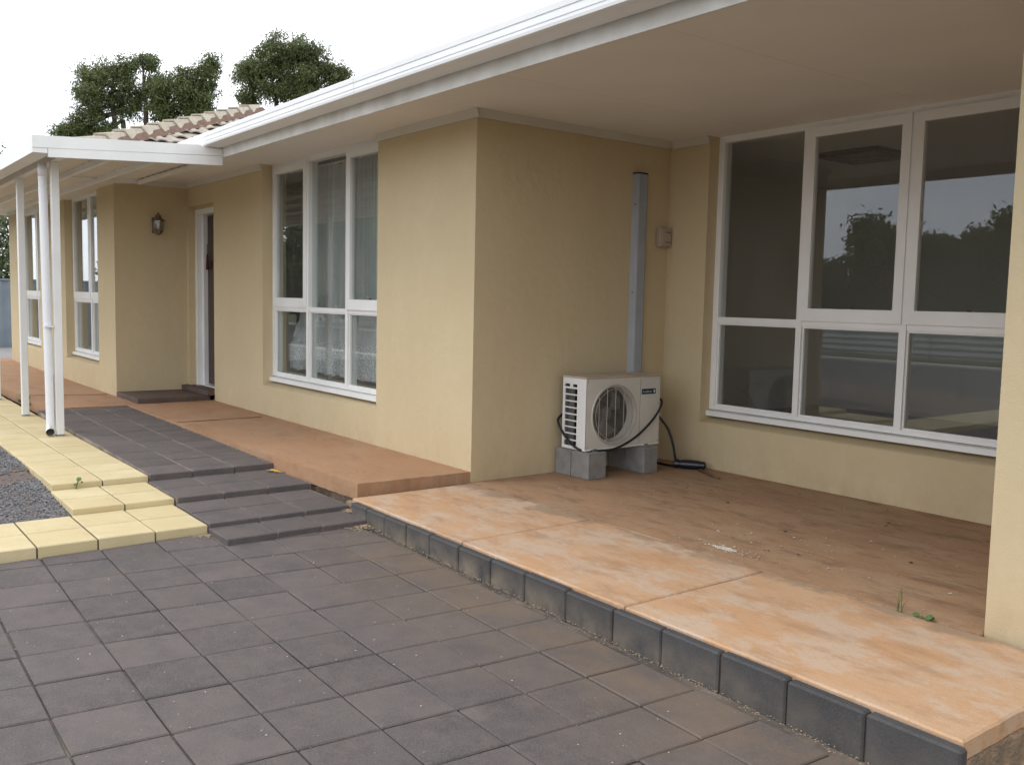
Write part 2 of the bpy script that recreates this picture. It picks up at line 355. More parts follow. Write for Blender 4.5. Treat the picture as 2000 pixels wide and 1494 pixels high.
M_RUBBER = simple('black_rubber', (.012, .013, .014), .45); M_BLACKP = simple('black_plastic', (.01, .011, .018), .3)
M_DUCT = simple('blue_grey_steel', (.36, .385, .41), .5, (.30, .325, .35), 4); M_SWITCH = simple('beige_plastic', (.42, .34, .26), .5)
M_TILE_TOP = None
def rooftile(name, a, bcol, dirt, amt):
    m, t, b = nodes(name); b.inputs['Roughness'].default_value = .9; v = pos(t); r = objrand(t); c = mixc(t, r, a, bcol)
    f, _ = noi(t, v, 9, 7, .65, .4, .62); c = mixc(t, math_(t, 'MULTIPLY', f, amt), c, dirt); f2, _ = noi(t, v, 50, 4, .6, .45, .7); c = mixc(t, math_(t, 'MULTIPLY', f2, .4), c, (.12, .085, .06))
    setc(t, b, c); _, h = noi(t, v, 90, 4, .7); bump(t, b, h, .6, .006); return m
M_RTILE = rooftile('weathered_roof_tile', (.34, .295, .24), (.42, .37, .30), (.48, .43, .36), .8)
M_RCAP = rooftile('lichen_hip_cap', (.50, .45, .36), (.56, .51, .41), (.40, .34, .26), .5)
M_MORTAR = simple('brown_mortar', (.2, .125, .09), .95, (.14, .085, .062), 16, bs=.8, bscale=60, bd=.01)
M_PIPE = simple('white_pvc', (.78, .79, .81), .35)
M_PIPEIN = simple('pipe_inside', (.2, .17, .15), .8)
M_STEEL = simple('galvanised_steel', (.3, .3, .3), .5, (.2, .2, .2), 20)
M_FENCE = simple('grey_blue_steel_sheet', (.20, .235, .265), .5, (.17, .2, .225), 3)
M_STEPB = simple('brown_paver_tile', (.115, .075, .06), .75, (.085, .057, .048), 8, bs=.4, bscale=120)
def leafm(name, a, b_, c3):
    m, t, b = nodes(name); b.inputs['Roughness'].default_value = .55
    v = pos(t); f, _ = noi(t, v, 1.4, 3); c = mixc(t, f, a, b_); f2, _ = noi(t, v, 9, 2, .5, .4, .6); c = mixc(t, math_(t, 'MULTIPLY', f2, .6), c, c3); setc(t, b, c)
    tl = nd(t, 'ShaderNodeBsdfTranslucent'); t.links.new(c, tl.inputs[0]); mx_ = nd(t, 'ShaderNodeMixShader'); mx_.inputs[0].default_value = .3
    t.links.new(b.outputs[0], mx_.inputs[1]); t.links.new(tl.outputs[0], mx_.inputs[2]); t.links.new(mx_.outputs[0], t.nodes['Material Output'].inputs[0]); return m
M_LEAF = leafm('gum_leaf', (.06, .085, .024), (.115, .145, .045), (.17, .19, .075)); M_LEAF2 = leafm('shrub_leaf', (.05, .085, .03), (.11, .15, .06), (.3, .32, .2))
M_WEED = simple('weed_green', (.10, .17, .05), .6, (.07, .12, .03), 60)
M_TWIG = simple('dry_twig', (.16, .095, .055), .9, (.1, .06, .04), 30)
M_BARK = simple('grey_brown_bark', (.075, .055, .042), .95, (.045, .035, .028), 8, bs=.8, bscale=20, bd=.03)
M_STONE = None
def stonem():
    m, t, b = nodes('blue_grey_gravel'); b.inputs['Roughness'].default_value = .85
    v = pos(t); n = nd(t, 'ShaderNodeTexWhiteNoise', noise_dimensions='3D'); mm = nd(t, 'ShaderNodeVectorMath', operation='SNAP'); mm.inputs[1].default_value = (.013, .013, .013)
    t.links.new(v, mm.inputs[0]); t.links.new(mm.outputs[0], n.inputs['Vector']); c = mixc(t, n.outputs[0], (.105, .11, .118), (.24, .235, .235)); f, _ = noi(t, v, 2, 4); c = mixc(t, math_(t, 'MULTIPLY', f, .3), c, (.16, .12, .1)); setc(t, b, c); return m
M_STONE = stonem()
M_LITTER = simple('leaf_litter', (.22, .13, .07), .9, (.42, .34, .24), 220, 2); M_GRIT = simple('pale_grit', (.6, .55, .46), .9, (.3, .24, .17), 300, 2)
M_GRASSG = simple('grass_ground', (.085, .10, .04), .95, (.15, .13, .07), .6, 8, bs=1, bscale=30, bd=.05)
M_ASPH = simple('asphalt', (.055, .053, .052), .9, (.075, .07, .068), 3)
M_WHITEC = simple('pale_concrete', (.62, .6, .55), .85, (.54, .52, .47), 3)

# ------------------------------------------------------------------ setting: ground and paving
def G(x, y): return -.095 - .0173 * x + .01 * (y + 1)
tag(obj('ground', MB().add([(-400, -400, -.4), (400, -400, -.4), (400, 400, -.4), (-400, 400, -.4)], [(0, 1, 2, 3)]), M_GRASSG), 'dry grassy ground around the house and yard', 'ground', kind='structure')

def grid(i, k):
    x = .40099 + .29504 * i + .04342 * k - .00045 * i * i - .00163 * i * k - .00066 * k * k
    y = -2.92306 - .00544 * i + .2884 * k + .00016 * i * i - .00009 * i * k - .00208 * k * k
    return x, y
def yk(x): return -.953 - .0135 * (x - .2)
paving = obj('paving', MB().prism([(.0, -6.2), (6.5, -6.2), (6.5, -1.0), (.0, -.98)], -.38, lambda x, y: G(x, y) - .011), M_SAND)
tag(paving, 'courtyard paving of square charcoal pavers in front of the patio kerb', 'paving', kind='structure')
for i in range(-3, 20):
    for k in range(-10, 8):
        poly = [grid(i, k), grid(i + 1, k), grid(i + 1, k + 1), grid(i, k + 1)]
        poly = clip(poly, 1, 0, -.005); poly = clip(poly, -1, 0, 6.4) if poly else poly; poly = clip(poly, 0, 1, 6.1) if poly else poly
        if poly: poly = clip(poly, -.0135, -1, -.953 + .0027 - .05)
        if not poly or area(poly) < .006: continue
        n = len(poly); cx = sum(p[0] for p in poly) / n; cy = sum(p[1] for p in poly) / n
        gap = .0026 + random.random() * .0024
        poly = [(cx + (x - cx) * (1 - gap / .145) + random.uniform(-.0015, .0015), cy + (y - cy) * (1 - (gap - .0009) / .145) + random.uniform(-.0015, .0015)) for x, y in poly]
        dz = random.uniform(-.002, .002); ta = random.uniform(-.009, .009); tb = random.uniform(-.009, .009)
        obj('paver', MB().slab(poly, lambda x, y: G(x, y) + dz + (x - cx) * ta + (y - cy) * tb, .045, .005), M_PAVER, paving)

# dark stepped path
def zD(x): return .028 + max(0, -1.19 - x) * .0092
stp = MB()
stp.box(.0, .295, -1.775, -.92, -.38, -.079); stp.box(-.57, .012, -1.775, -.9, -.38, -.052); stp.box(-1.185, -.59, -1.76, -.88, -.38, -.019)
stp.prism([(-4.84, -1.742), (-1.21, -1.742), (-1.21, -.87), (-4.84, -.9)], -.38, lambda x, y: zD(x) - .005)
path = tag(obj('stepped_path', stp, M_PALESAND), 'charcoal paver path rising in shallow steps to the front door', 'path', kind='structure')
def paverbox(par, mat, x0, x1, y0, y1, top, th=.075, g=.0045):
    dz = random.uniform(-.0015, .0015); jx = random.uniform(-.003, .003); zt = top if callable(top) else (lambda x, y: top)
    obj('paver', MB().slab([(x0 + g + jx, y0 + g), (x1 - g + jx, y0 + g), (x1 - g + jx, y1 - g), (x0 + g + jx, y1 - g)], lambda x, y: zt(x, y) + dz, th, .005), mat, par)
for x0, x1, cols, z in ((.005, .305, (-1.785, -1.495, -1.225, -.945), -.072), (-.28, .02, (-1.78, -1.48, -1.2, -.91), -.045), (-.57, -.28, (-1.78, -1.48, -1.2, -.91), -.045),
                        (-.88, -.575, (-1.762, -1.475, -1.185, -.89), -.012), (-1.185, -.88, (-1.762, -1.475, -1.185, -.89), -.012)):
    for a, b in zip(cols, cols[1:]): paverbox(path, M_PAVER, x0, x1, a, b, z)
for ci, (a, b) in enumerate(((-1.744, -1.462), (-1.462, -1.172), (-1.172, -.885))):
    x = -1.19; first = True
    while x > -4.8:
        w = (.15 if (first and ci == 1) else .3); first = False
        paverbox(path, M_PAVER, max(x - w, -4.83), x, a, b, lambda X, Y: zD(X)); x -= w

# yellow border path
yb = MB(); yb.box(-.61, -.01, -6.1, -1.79, -.38, -.064); yb.box(-1.2, -.622, -2.34, -1.77, -.38, -.027); yb.box(-12.6, -1.222, -2.33, -1.75, -.38, .011)
border = tag(obj('border_path', yb, M_SAND), 'cream yellow paver edging stepping down beside the gravel bed', 'path', kind='structure')
ys = [-1.777, -2.062, -2.352, -2.64] + [-2.64 - .292 * k for k in range(1, 12)]
for a, b in zip(ys, ys[1:]):
    paverbox(border, M_YELLOW, -.302, .0, b, a, -.055); paverbox(border, M_YELLOW, -.615, -.302, b, a, -.055)
for a, b in ((-2.345, -2.057), (-2.057, -1.767)):
    paverbox(border, M_YELLOW, -.905, -.605, a, b, -.018); paverbox(border, M_YELLOW, -1.2, -.905, a, b, -.018)
for ci, (a, b) in enumerate(((-2.335, -2.035), (-2.035, -1.748))):
    x = -1.203
    for k in range(38): paverbox(border, M_YELLOW, x - .3, x, a, b, .02); x -= .3

# gravel bed
def zg(x, y): return -.075 + min(1, max(0, (-.6 - x) / 1.3)) * .07 + .006 * noise.noise((x * 2, y * 2, 0))
gb = MB(); xs = np.arange(-8.4, -.59, .15); yy = np.arange(-6.1, -2.3, .15)
gb.add([(x, y, zg(x, y)) for x in xs for y in yy], [(i * len(yy) + j, (i + 1) * len(yy) + j, (i + 1) * len(yy) + j + 1, i * len(yy) + j + 1) for i in range(len(xs) - 1) for j in range(len(yy) - 1)])
tag(obj('gravel_bed', gb, M_SOIL, recalc=False), 'bed of red soil under the blue grey gravel', 'garden bed', kind='structure')
gv = MB(); OCT = np.array([(1, 0, 0), (-1, 0, 0), (0, 1, 0), (0, -1, 0), (0, 0, 1), (0, 0, -1)], float); OF = [(0, 2, 4), (2, 1, 4), (1, 3, 4), (3, 0, 4), (2, 0, 5), (1, 2, 5), (3, 1, 5), (0, 3, 5)]
cnt = 0
while cnt < 26000:
    x = -.62 - 3.6 * random.random() ** 1.2; y = -2.335 - 1.15 * random.random() ** 1.2
    if abs(x + 1.75 + .4 * (y + 2.4)) < .16 + .1 * noise.noise((x * 3, y * 4, .5)) and random.random() < .93: cnt += 1; continue
    s_ = random.uniform(.004, .0105); p = OCT * (np.array([s_ * random.uniform(.8, 1.5), s_ * random.uniform(.7, 1.2), s_ * random.uniform(.5, .9)])) * rng.uniform(.7, 1.2, (6, 1))
    a = random.random() * 6.28; ca, sa = math.cos(a), math.sin(a); p = np.stack([p[:, 0] * ca - p[:, 1] * sa, p[:, 0] * sa + p[:, 1] * ca, p[:, 2]], 1) + (x, y, zg(x, y) + s_ * random.uniform(0, .9))
    gv.add(p, OF); cnt += 1
tag(obj('gravel', gv, M_STONE, recalc=False), 'loose blue grey gravel beside the yellow pavers', 'gravel', kind='stuff')

# orange footpath along the walls
fp = [(-.005, .02), (-.03, -.835), (-1.09, -.883), (-4.1, -.905), (-4.845, -.905), (-4.85, -1.655), (-12.5, -1.655), (-12.5, -.6), (-5.72, -.6), (-5.72, .02)]
fpo = obj('footpath', MB().prism(rough_poly(fp, .045, .006, 3, sides=(0, 1, 2, 5)), -.03, lambda x, y: .07 + .004 * noise.noise((x * 1.5, y * 1.5, 0))), M_PATH)
tag(fpo, 'terracotta stained concrete walkway along the front wall', 'footpath', kind='structure')
obj('broken_edge', MB().prism(rough_poly([(-.06, -.1), (-.07, -.80), (-1.09, -.853), (-1.5, -.86), (-1.5, -.1)], .03, .012, 9, sides=(1, 2)), -.3, -.028), M_AGG, fpo)
for a in ((-3.3, -.9, -3.32, -.1), (-6.2, -1.64, -5.95, -.83)):
    obj('expansion_joint', MB().tube([(a[0], a[1], .0725), (a[2], a[3], .0725)], .003, 5), M_SAND, fpo)

# patio slab and kerb
patio = obj('patio_slab', MB().prism([(-.05, -.9), (3.81, -.945), (3.80, -.02), (3.40, -.02), (3.40, 1.9), (-.05, 1.9)], -.38, -.03), M_AGG)
tag(patio, 'raised orange stained concrete patio under the deep eave', 'patio', kind='structure')
xj = (.025, 1.236, 2.425, 3.825)
for x0, x1 in zip(xj, xj[1:]):
    py = lambda x: yk(x) + .052
    obj('concrete_panel', MB().slab(rough_poly([(x0 + .005, py(x0)), (x1 - .005, py(x1)), (x1 - .005, -.03 - .016 * x1 / 3.8), (x0 + .005, -.028 - .016 * x0 / 3.8)], .03, .0016, x0), lambda x, y: .002 * noise.noise((x, y, 3)), .06, .006), M_CONC, patio)
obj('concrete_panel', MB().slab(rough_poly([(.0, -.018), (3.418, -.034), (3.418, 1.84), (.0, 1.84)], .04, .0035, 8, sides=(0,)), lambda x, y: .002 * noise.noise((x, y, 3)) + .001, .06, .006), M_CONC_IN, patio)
obj('broken_edge', MB().prism(rough_poly([(3.78, -.93), (3.835, -.96), (3.815, -.01), (3.78, -.01)], .025, .012, 5, sides=(1,)), -.36, -.062), M_AGG, patio)
kerb = obj('kerb', MB().prism([(.12, yk(.12) + .012), (3.83, yk(3.83) + .012), (3.83, yk(3.83) + .046), (.12, yk(.12) + .046)], -.36, -.02), M_SAND)
tag(kerb, 'row of charcoal edging blocks along the patio front', 'kerb', kind='structure')
kx = [.1, .3, .52, .76, 1.005, 1.278, 1.553, 1.82, 2.115, 2.408, 2.68, 2.966, 3.251, 3.541, 3.842]
for a, b in zip(kx, kx[1:]):
    mbk = MB().cbox(a + .003, b - .003, 0, .044, -.34, -.008 + random.uniform(-.003, .002), .007); j = random.uniform(-.003, .003)
    mbk.v = [(x, y + yk(x) + j, z) for x, y, z in mbk.v]; obj('kerb_block', mbk, M_KERB, kerb)

# ------------------------------------------------------------------ house
HX = thing('house', 'long single storey cream rendered house with white trim and tiled roof', 'house', (-4, 4, -.3))
def wx(u, w, d): return (u, d, w)
def wy(u, w, d): return (d, u, w)
SO = 2.455
# walls
W2 = (-3.53, -1.30, .352, 2.6); W1 = (.39, 2.72, .338, 2.6); W3 = (-8.09, -6.445, .352, 2.6); W4 = (-11.34, -9.70, .352, 2.6)
obj('wall', MB().grid_wall([-5.72, 0], [-.3, 2.5], [W2[:3] + (2.47,), (-5.65, -4.85, .07, 2.19)], 0, .24, wx), M_STUCCO, HX)
obj('wall', MB().grid_wall([.24, 2.06], [-.3, 2.5], [], -.24, 0, wy), M_STUCCO, HX)
obj('wall', MB().grid_wall([0, 3.42], [-.3, 2.5], [W1[:3] + (2.47,)], 1.82, 2.06, wx), M_STUCCO, HX)
obj('wall', MB().grid_wall([3.42, 8.5], [-.3, 2.5], [], 0, .24, wx), M_STUCCO, HX)
obj('wall', MB().grid_wall([.24, 2.06], [-.3, 2.5], [], 3.42, 3.66, wy), M_STUCCO, HX)
obj('wall', MB().grid_wall([-12.05, -5.72], [-.3, 2.5], [W3[:3] + (2.47,), W4[:3] + (2.47,)], -.785, -.545, wx), M_STUCCO, HX)
obj('wall', MB().grid_wall([-.545, 0], [-.3, 2.5], [], -5.96, -5.72, wy), M_STUCCO, HX)
obj('wall', MB().box(-12.05, -11.81, -.545, 9, -.3, 2.5), M_STUCCO, HX)
obj('wall', MB().box(-11.81, 8.5, 8.76, 9, -.3, 2.5), M_STUCCO, HX)
obj('wall', MB().box(8.26, 8.5, .24, 8.76, -.3, 2.5), M_STUCCO, HX)
obj('floor', MB().box(-11.8, -5.97, -.54, 8.75, -.2, .16).box(-5.95, -.25, .245, 8.75, -.2, .16).box(-.245, 8.25, 2.065, 8.75, -.2, .16), M_CARPET, HX)
obj('ceiling', MB().box(-11.8, -5.965, -.54, 8.75, 2.47, 2.52).box(-5.955, -.245, .245, 8.75, 2.47, 2.52).box(-.24, 3.41, 2.065, 8.75, 2.47, 2.52).box(3.43, 8.25, 2.07, 8.75, 2.47, 2.52), M_INCEIL, HX)
obj('interior_wall', MB().box(-5.95, -5.85, .25, 8.7, .16, 2.47).box(-1.0, -.9, .25, 8.7, .16, 2.47).box(-11.8, 8.2, 5.2, 5.3, .16, 2.47).box(3.45, 3.55, 2.07, 5.2, .16, 2.47), M_INWALL, HX)
v_ = obj('ceiling_vent', MB().cbox(.35, .95, 3.1, 3.7, 2.44, 2.469, .01), M_DARK, HX)
for k in range(6): obj('vent_slat', MB().box(.4, .9, 3.16 + k * .09, 3.2 + k * .09, 2.43, 2.438), M_FAN, v_)

# cornice beads where walls meet the eave lining
def bead(p, q, out):                                  # triangular moulding, out = horizontal outward normal
    (x0, y0), (x1, y1) = p, q; ox, oy = out; a = .03; z0, z1 = 2.4, SO + .004
    return MB().add([(x0, y0, z0), (x0 + ox * .006, y0 + oy * .006, z0), (x0 + ox * a, y0 + oy * a, z1), (x0, y0, z1), (x1, y1, z0), (x1 + ox * .006, y1 + oy * .006, z0), (x1 + ox * a, y1 + oy * a, z1), (x1, y1, z1)],
                    [(0, 1, 2, 3), (7, 6, 5, 4), (0, 4, 5, 1), (1, 5, 6, 2), (2, 6, 7, 3), (3, 7, 4, 0)])
for p, q, o_ in (((-5.69, -.002), (-3.53, -.002), (0, -1)), ((-1.30, -.002), (.03, -.002), (0, -1)), ((.002, .002), (.002, 1.818), (1, 0)), ((.03, 1.818), (.39, 1.818), (0, -1)), ((2.72, 1.818), (3.42, 1.818), (0, -1)),
                 ((3.39, -.002), (8.4, -.002), (0, -1)), ((3.418, .002), (3.418, 1.8), (-1, 0)), ((-12.05, -.787), (-11.34, -.787), (0, -1)), ((-9.70, -.787), (-8.09, -.787), (0, -1)), ((-6.445, -.787), (-5.69, -.787), (0, -1)), ((-5.718, -.785), (-5.718, -.002), (1, 0))):
    obj('cornice', bead(p, q, o_), M_CORN, HX)

# eave lining
sof = obj('soffit', MB().box(-5.5, 8.6, -.63, 1.81, SO + .012, SO + .03).box(-12.7, -5.15, -1.45, 0, SO + .012, SO + .03), M_DARK, HX)
def panel(x0, x1, y0, y1): obj('soffit_panel', MB().box(x0 + .0015, x1 - .0015, y0, y1, SO, SO + .01), M_SOFFIT, sof)
for x0, x1 in ((-5.12, -3.98), (-3.98, -2.78), (-2.78, -1.58), (-1.58, -.38), (-.38, .0)): panel(x0, x1, -.654, .11)
for x0, x1 in ((0, .83), (.83, 2.035), (2.035, 3.235), (3.235, 3.42)): panel(x0, x1, -.654, 1.93)
for x0, x1 in ((3.42, 4.6), (4.6, 5.8), (5.8, 7), (7, 8.6)): panel(x0, x1, -.654, -.0)
for x0, x1 in ((-12.7, -11.5), (-11.5, -10.3), (-10.3, -9.1), (-9.1, -7.9), (-7.9, -6.7), (-6.7, -5.13)): panel(x0, x1, -1.452, -.68)
panel(-5.72, -5.13, -.68, 0)
# fascias
fz0, fz1 = 2.36, 2.53
obj('fascia', MB().box(-5.12, 8.7, -.676, -.656, fz0, fz1), M_FASCIA, HX)
obj('fascia', MB().box(-12.75, -5.11, -1.474, -1.454, 2.345, fz1), M_WHITE, HX)
obj('fascia', MB().box(-5.13, -5.11, -1.453, -.677, 2.345, fz1), M_WHITE, HX)
# gutter with rolled lip and shadow lines
def gutter(x0, x1, yb_):
    pr = [(0, 2.45), (-.012, 2.437), (-.03, 2.434), (-.145, 2.434), (-.16, 2.439), (-.163, 2.452), (-.163, 2.462), (-.159, 2.464), (-.159, 2.468), (-.164, 2.470), (-.164, 2.497), (-.160, 2.499), (-.160, 2.503), (-.166, 2.505), (-.168, 2.532), (-.160, 2.538), (-.15, 2.532), (-.15, 2.515), (-.142, 2.45), (-.02, 2.45), (-.005, 2.46), (-.005, 2.53), (0, 2.53)]
    m = MB(); n = len(pr); m.add([(x0, yb_ + y, z) for y, z in pr] + [(x1, yb_ + y, z) for y, z in pr], [(i, (i + 1) % n, n + (i + 1) % n, n + i) for i in range(n)] + [tuple(range(n))[::-1], tuple(range(n, 2 * n))]); return m
obj('gutter', gutter(-4.9, 8.7, -.678), M_GUTTER, HX); obj('gutter', gutter(-12.8, -5.0, -1.476), M_GUTTER, HX)

for gx_ in (-3.6, -.15, 3.3, 6.6):
    mj = gutter(gx_, gx_ + .05, -.678); mj.v = [(x, -.678 + (y + .678) * 1.012 - .0006, 2.485 + (z - 2.485) * 1.012) for x, y, z in mj.v]; obj('gutter_joiner', mj, M_GUTTER, HX)
# roof
T = .4035; PITCH = math.atan(T); HC = (-4.93, -1.69, 2.47)
zmain = lambda y: 2.545 + (y + .83) * T
rf = MB()
rf.add([(-5.0, -.82, 2.53), (8.9, -.82, 2.53), (8.9, 4.2, zmain(4.2) - .02), (-10.0, 4.2, zmain(4.2) - .02), (8.9, 9.3, 2.53), (-10, 9.3, 2.53)], [(0, 1, 2, 3), (3, 2, 4, 5)])
S_ = 3.96; RZ = HC[2] - .015
rf.add([(HC[0] + .02, HC[1] + .02, RZ), (HC[0] - S_, HC[1] + S_, RZ + S_ * T), (HC[0] - S_, HC[1] + S_ + .87, RZ + S_ * T), (HC[0] + .02, HC[1] + .89, RZ)], [(0, 1, 2, 3)])
rf.add([(HC[0], HC[1] + .02, RZ), (-12.9, HC[1] + .02, RZ), (-12.9 + S_, HC[1] + S_, RZ + S_ * T), (HC[0] - S_, HC[1] + S_, RZ + S_ * T)], [(0, 1, 2, 3)])
rf.add([(-12.9, HC[1], RZ), (-12.9, 9.3, RZ), (-12.9 + S_, 5, RZ + S_ * T), (-12.9 + S_, HC[1] + S_, RZ + S_ * T)], [(0, 1, 2, 3)])
roof = obj('roof', rf, M_RTILE, HX, recalc=False)
# one tile, local x along the course, y up the slope
tm = MB(); prof = [(0, 0), (.012, .022), (.05, .034), (.09, .030), (.12, .008), (.145, .002), (.165, .006), (.18, .026), (.215, .034), (.25, .030), (.28, .010), (.3, .002)]
n = len(prof); vs_ = []
for yv, lift in ((-.0, .019), (.40, .0)):
    vs_ += [(u, yv, h * .65 + lift) for u, h in prof] + [(u, yv, h * .65 + lift - .016) for u, h in prof]
fs_ = []
for i in range(n - 1):
    fs_ += [(i, i + 1, 2 * n + i + 1, 2 * n + i), (n + i, 3 * n + i, 3 * n + i + 1, n + i + 1), (i, n + i, n + i + 1, i + 1), (2 * n + i, 2 * n + i + 1, 3 * n + i + 1, 3 * n + i)]
fs_ += [(0, 2 * n, 3 * n, n), (n - 1, 2 * n - 1, 4 * n - 1, 3 * n - 1)]
tile0 = obj('roof_tile', tm.add(vs_, fs_), M_RTILE, roof, origin=(0, 0, 0)); smooth_angle(tile0, 50)
nrm = Vector((math.sin(PITCH), 0, math.cos(PITCH))); sl = Vector((-math.cos(PITCH), 0, math.sin(PITCH)))
ROT = Matrix((Vector((0, 1, 0)), sl, nrm)).transposed().to_euler()
first = True; tile_src = tile0.data
for row in range(12):
    s = row * .33; hx = s * math.cos(PITCH)
    y0 = HC[1] + hx; u0 = math.floor((y0 - HC[1]) / .3) * .3 + HC[1] - (.15 if row % 2 else 0)
    for k in range(5):
        yv = u0 + k * .3
        if yv + .3 < y0 + .06 or yv > y0 + .95: continue
        cut = yv < y0 + .36
        p = Vector((HC[0] + .03, yv, HC[2] - .02)) + sl * (s + random.uniform(-.006, .006)) + nrm * random.uniform(.0, .004)
        o = tile0 if first else tile0.copy()
        if not first: COL.objects.link(o)
        first = False; o.location = p - WLOC[roof.name]; o.rotation_euler = ROT
        if cut:                                       # mitred along the hip
            Mw = Matrix.Translation(p) @ ROT.to_matrix().to_4x4(); inv = Mw.inverted(); pc = inv @ (Vector(HC) + Vector((.04, .04, 0))); pn = (inv.to_3x3() @ Vector((1, 1, 0))).normalized()
            me_ = tile_src.copy(); bm = bmesh.new(); bm.from_mesh(me_); g_ = bmesh.ops.bisect_plane(bm, geom=bm.verts[:] + bm.edges[:] + bm.faces[:], plane_co=pc, plane_no=pn, clear_inner=True)
            bm.to_mesh(me_); bm.free(); o.data = me_
# hip caps with mortar
hd = Vector((-1, 1, T)).normalized(); side = Vector((1, 1, 0)).normalized(); hn = side.cross(hd); hn = hn if hn.z > 0 else -hn
def capmesh():
    m = MB(); cs = lambda w, h, lift: [(-w, -.055 + lift), (-w * .52, h + lift), (w * .52, h + lift), (w, -.055 + lift), (w * .92, -.075 + lift), (w * .45, h - .02 + lift), (-w * .45, h - .02 + lift), (-w * .92, -.075 + lift)]
    a = cs(.135, .045, .022); b = cs(.115, .036, 0); q = len(a)
    m.add([(x, 0, z) for x, z in a] + [(x, .42, z) for x, z in b], [(i, (i + 1) % q, q + (i + 1) % q, q + i) for i in range(q)] + [tuple(range(q))[::-1], tuple(range(q, 2 * q))]); return m
cap0 = obj('hip_cap', capmesh(), M_RCAP, roof, origin=(0, 0, 0)); CR = Matrix((side, hd, hn)).transposed(); CR = CR if CR.determinant() > 0 else Matrix((-side, hd, hn)).transposed()
for k in range(14):
    o = cap0 if k == 0 else cap0.copy()
    if k: COL.objects.link(o)
    o.location = Vector(HC) + hd * (k * .385) + Vector((0, 0, .055)) - WLOC[roof.name]; o.rotation_euler = CR.to_euler()
mo = MB()
for k in range(40):
    p = Vector(HC) + hd * (k * .137); w = .15 + .02 * noise.noise((k * .7, 2, 1)); w2 = .15 + .02 * noise.noise((k * .7 + .7, 2, 1)); q = p + hd * .137
    v8 = [p - side * w - hn * .06, p + side * (w + .02) - hn * .024, p + side * .1 + hn * .05, p - side * .1 + hn * .05, q - side * w2 - hn * .06, q + side * (w2 + .02) - hn * .024, q + side * .1 + hn * .05, q - side * .1 + hn * .05]
    mo.add(v8, [(0, 4, 5, 1), (1, 5, 6, 2), (2, 6, 7, 3), (3, 7, 4, 0)])
obj('mortar_bed', mo, M_MORTAR, roof, recalc=False)

# windows
def window(x0, x1, z0, yf, mull, trans, cas, head=SO, label=None):
    """x0..x1 opening, yf outer frame plane, mull = interior mullion centres, cas = which upper lights are casements"""
    d = .085; fw_ = .05; mw = .044; zs = z0 + .048; t0, t1 = trans
    fr = MB().box(x0, x0 + fw_, yf, yf + d, zs, head + .003).box(x1 - fw_, x1, yf, yf + d, zs, head + .003).box(x0 + fw_, x1 - fw_, yf, yf + d, head - .045, head + .002)
    fr.box(x0 + fw_, x1 - fw_, yf, yf + d, zs, zs + .03)
    ed = [x0 + fw_] + [e for m_ in mull for e in (m_ - mw / 2, m_ + mw / 2)] + [x1 - fw_]
    win = obj('window', fr, M_WHITE, HX)
    for m_ in mull: obj('mullion', MB().box(m_ - mw / 2, m_ + mw / 2, yf - .004, yf + d, zs + .03, head - .045), M_WHITE, win)
    for k in range(0, len(ed), 2):
        a, b = ed[k], ed[k + 1]
        obj('transom', MB().box(a, b, yf + .002, yf + d, t0, t1), M_WHITE, win)
        g = .012
        obj('glazing_bead', MB().box(a, a + g, yf + .012, yf + .03, zs + .03, t0).box(b - g, b, yf + .012, yf + .03, zs + .03, t0).box(a + g, b - g, yf + .012, yf + .03, zs + .03, zs + .03 + g).box(a + g, b - g, yf + .012, yf + .03, t0 - g, t0), M_WHITE, win)
        obj('pane', MB().box(a + .002, b - .002, yf + .031, yf + .035, zs + .031, t0 - .001), M_GLASS, win)
        if cas[k // 2]:
            s = .062; A, B, C, D = a - .012, b + .012, t1 - .006, head - .038
            c = MB().box(A, A + s, yf - .014, yf + .03, C, D).box(B - s, B, yf - .014, yf + .03, C, D).box(A + s, B - s, yf - .014, yf + .03, C, C + .085).box(A + s, B - s, yf - .014, yf + .03, D - s, D)
            obj('casement', c, M_WHITE, win); obj('pane', MB().box(A + s - .004, B - s + .004, yf + .006, yf + .010, C + .082, D - s + .004), M_GLASS, win)
            obj('latch', MB().cbox((A + B) / 2 - .012, (A + B) / 2 + .012, yf + .031, yf + .046, C + .06, C + .098, .003), M_BROWNMETAL, win)
        else:
            obj('pane', MB().box(a + .002, b - .002, yf + .031, yf + .035, t1 + .001, head - .046), M_GLASS, win)
    obj('sill', MB().add([(x0 - .0, yf + d, z0), (x1, yf + d, z0), (x1, yf - .035, z0), (x0, yf - .035, z0), (x0, yf + d, zs + .002), (x1, yf + d, zs + .002), (x1, yf - .035, zs - .012), (x0, yf - .035, zs - .012)], [(0, 1, 2, 3), (4, 7, 6, 5), (3, 2, 6, 7), (0, 4, 5, 1), (0, 3, 7, 4), (1, 5, 6, 2)]), M_WHITE, win)
    wf = yf - .1
    obj('render_sill', MB().add([(x0 + .001, wf + .002, z0 - .047), (x1 - .001, wf + .002, z0 - .047), (x1 - .001, yf + .1, z0 - .047), (x0 + .001, yf + .1, z0 - .047), (x0 + .001, wf + .004, z0 - .043), (x1 - .001, wf + .004, z0 - .043), (x1 - .001, yf + .1, z0 - .006), (x0 + .001, yf + .1, z0 - .006)], [(0, 1, 2, 3), (4, 7, 6, 5), (3, 2, 6, 7), (0, 4, 5, 1), (0, 3, 7, 4), (1, 5, 6, 2)]), M_STUCCO, win)
    return win
w1 = window(W1[0], W1[1], .386, 1.925, (1.155, 1.918), (1.085, 1.13), (False, True, True)); w1['label'] = 'wide dark patio window mirroring trees and sky'
w2 = window(W2[0], W2[1], .396, .1, (-2.745, -1.99), (1.083, 1.12), (True, False, True)); w2['label'] = 'window with sheer lace curtain behind the glass'
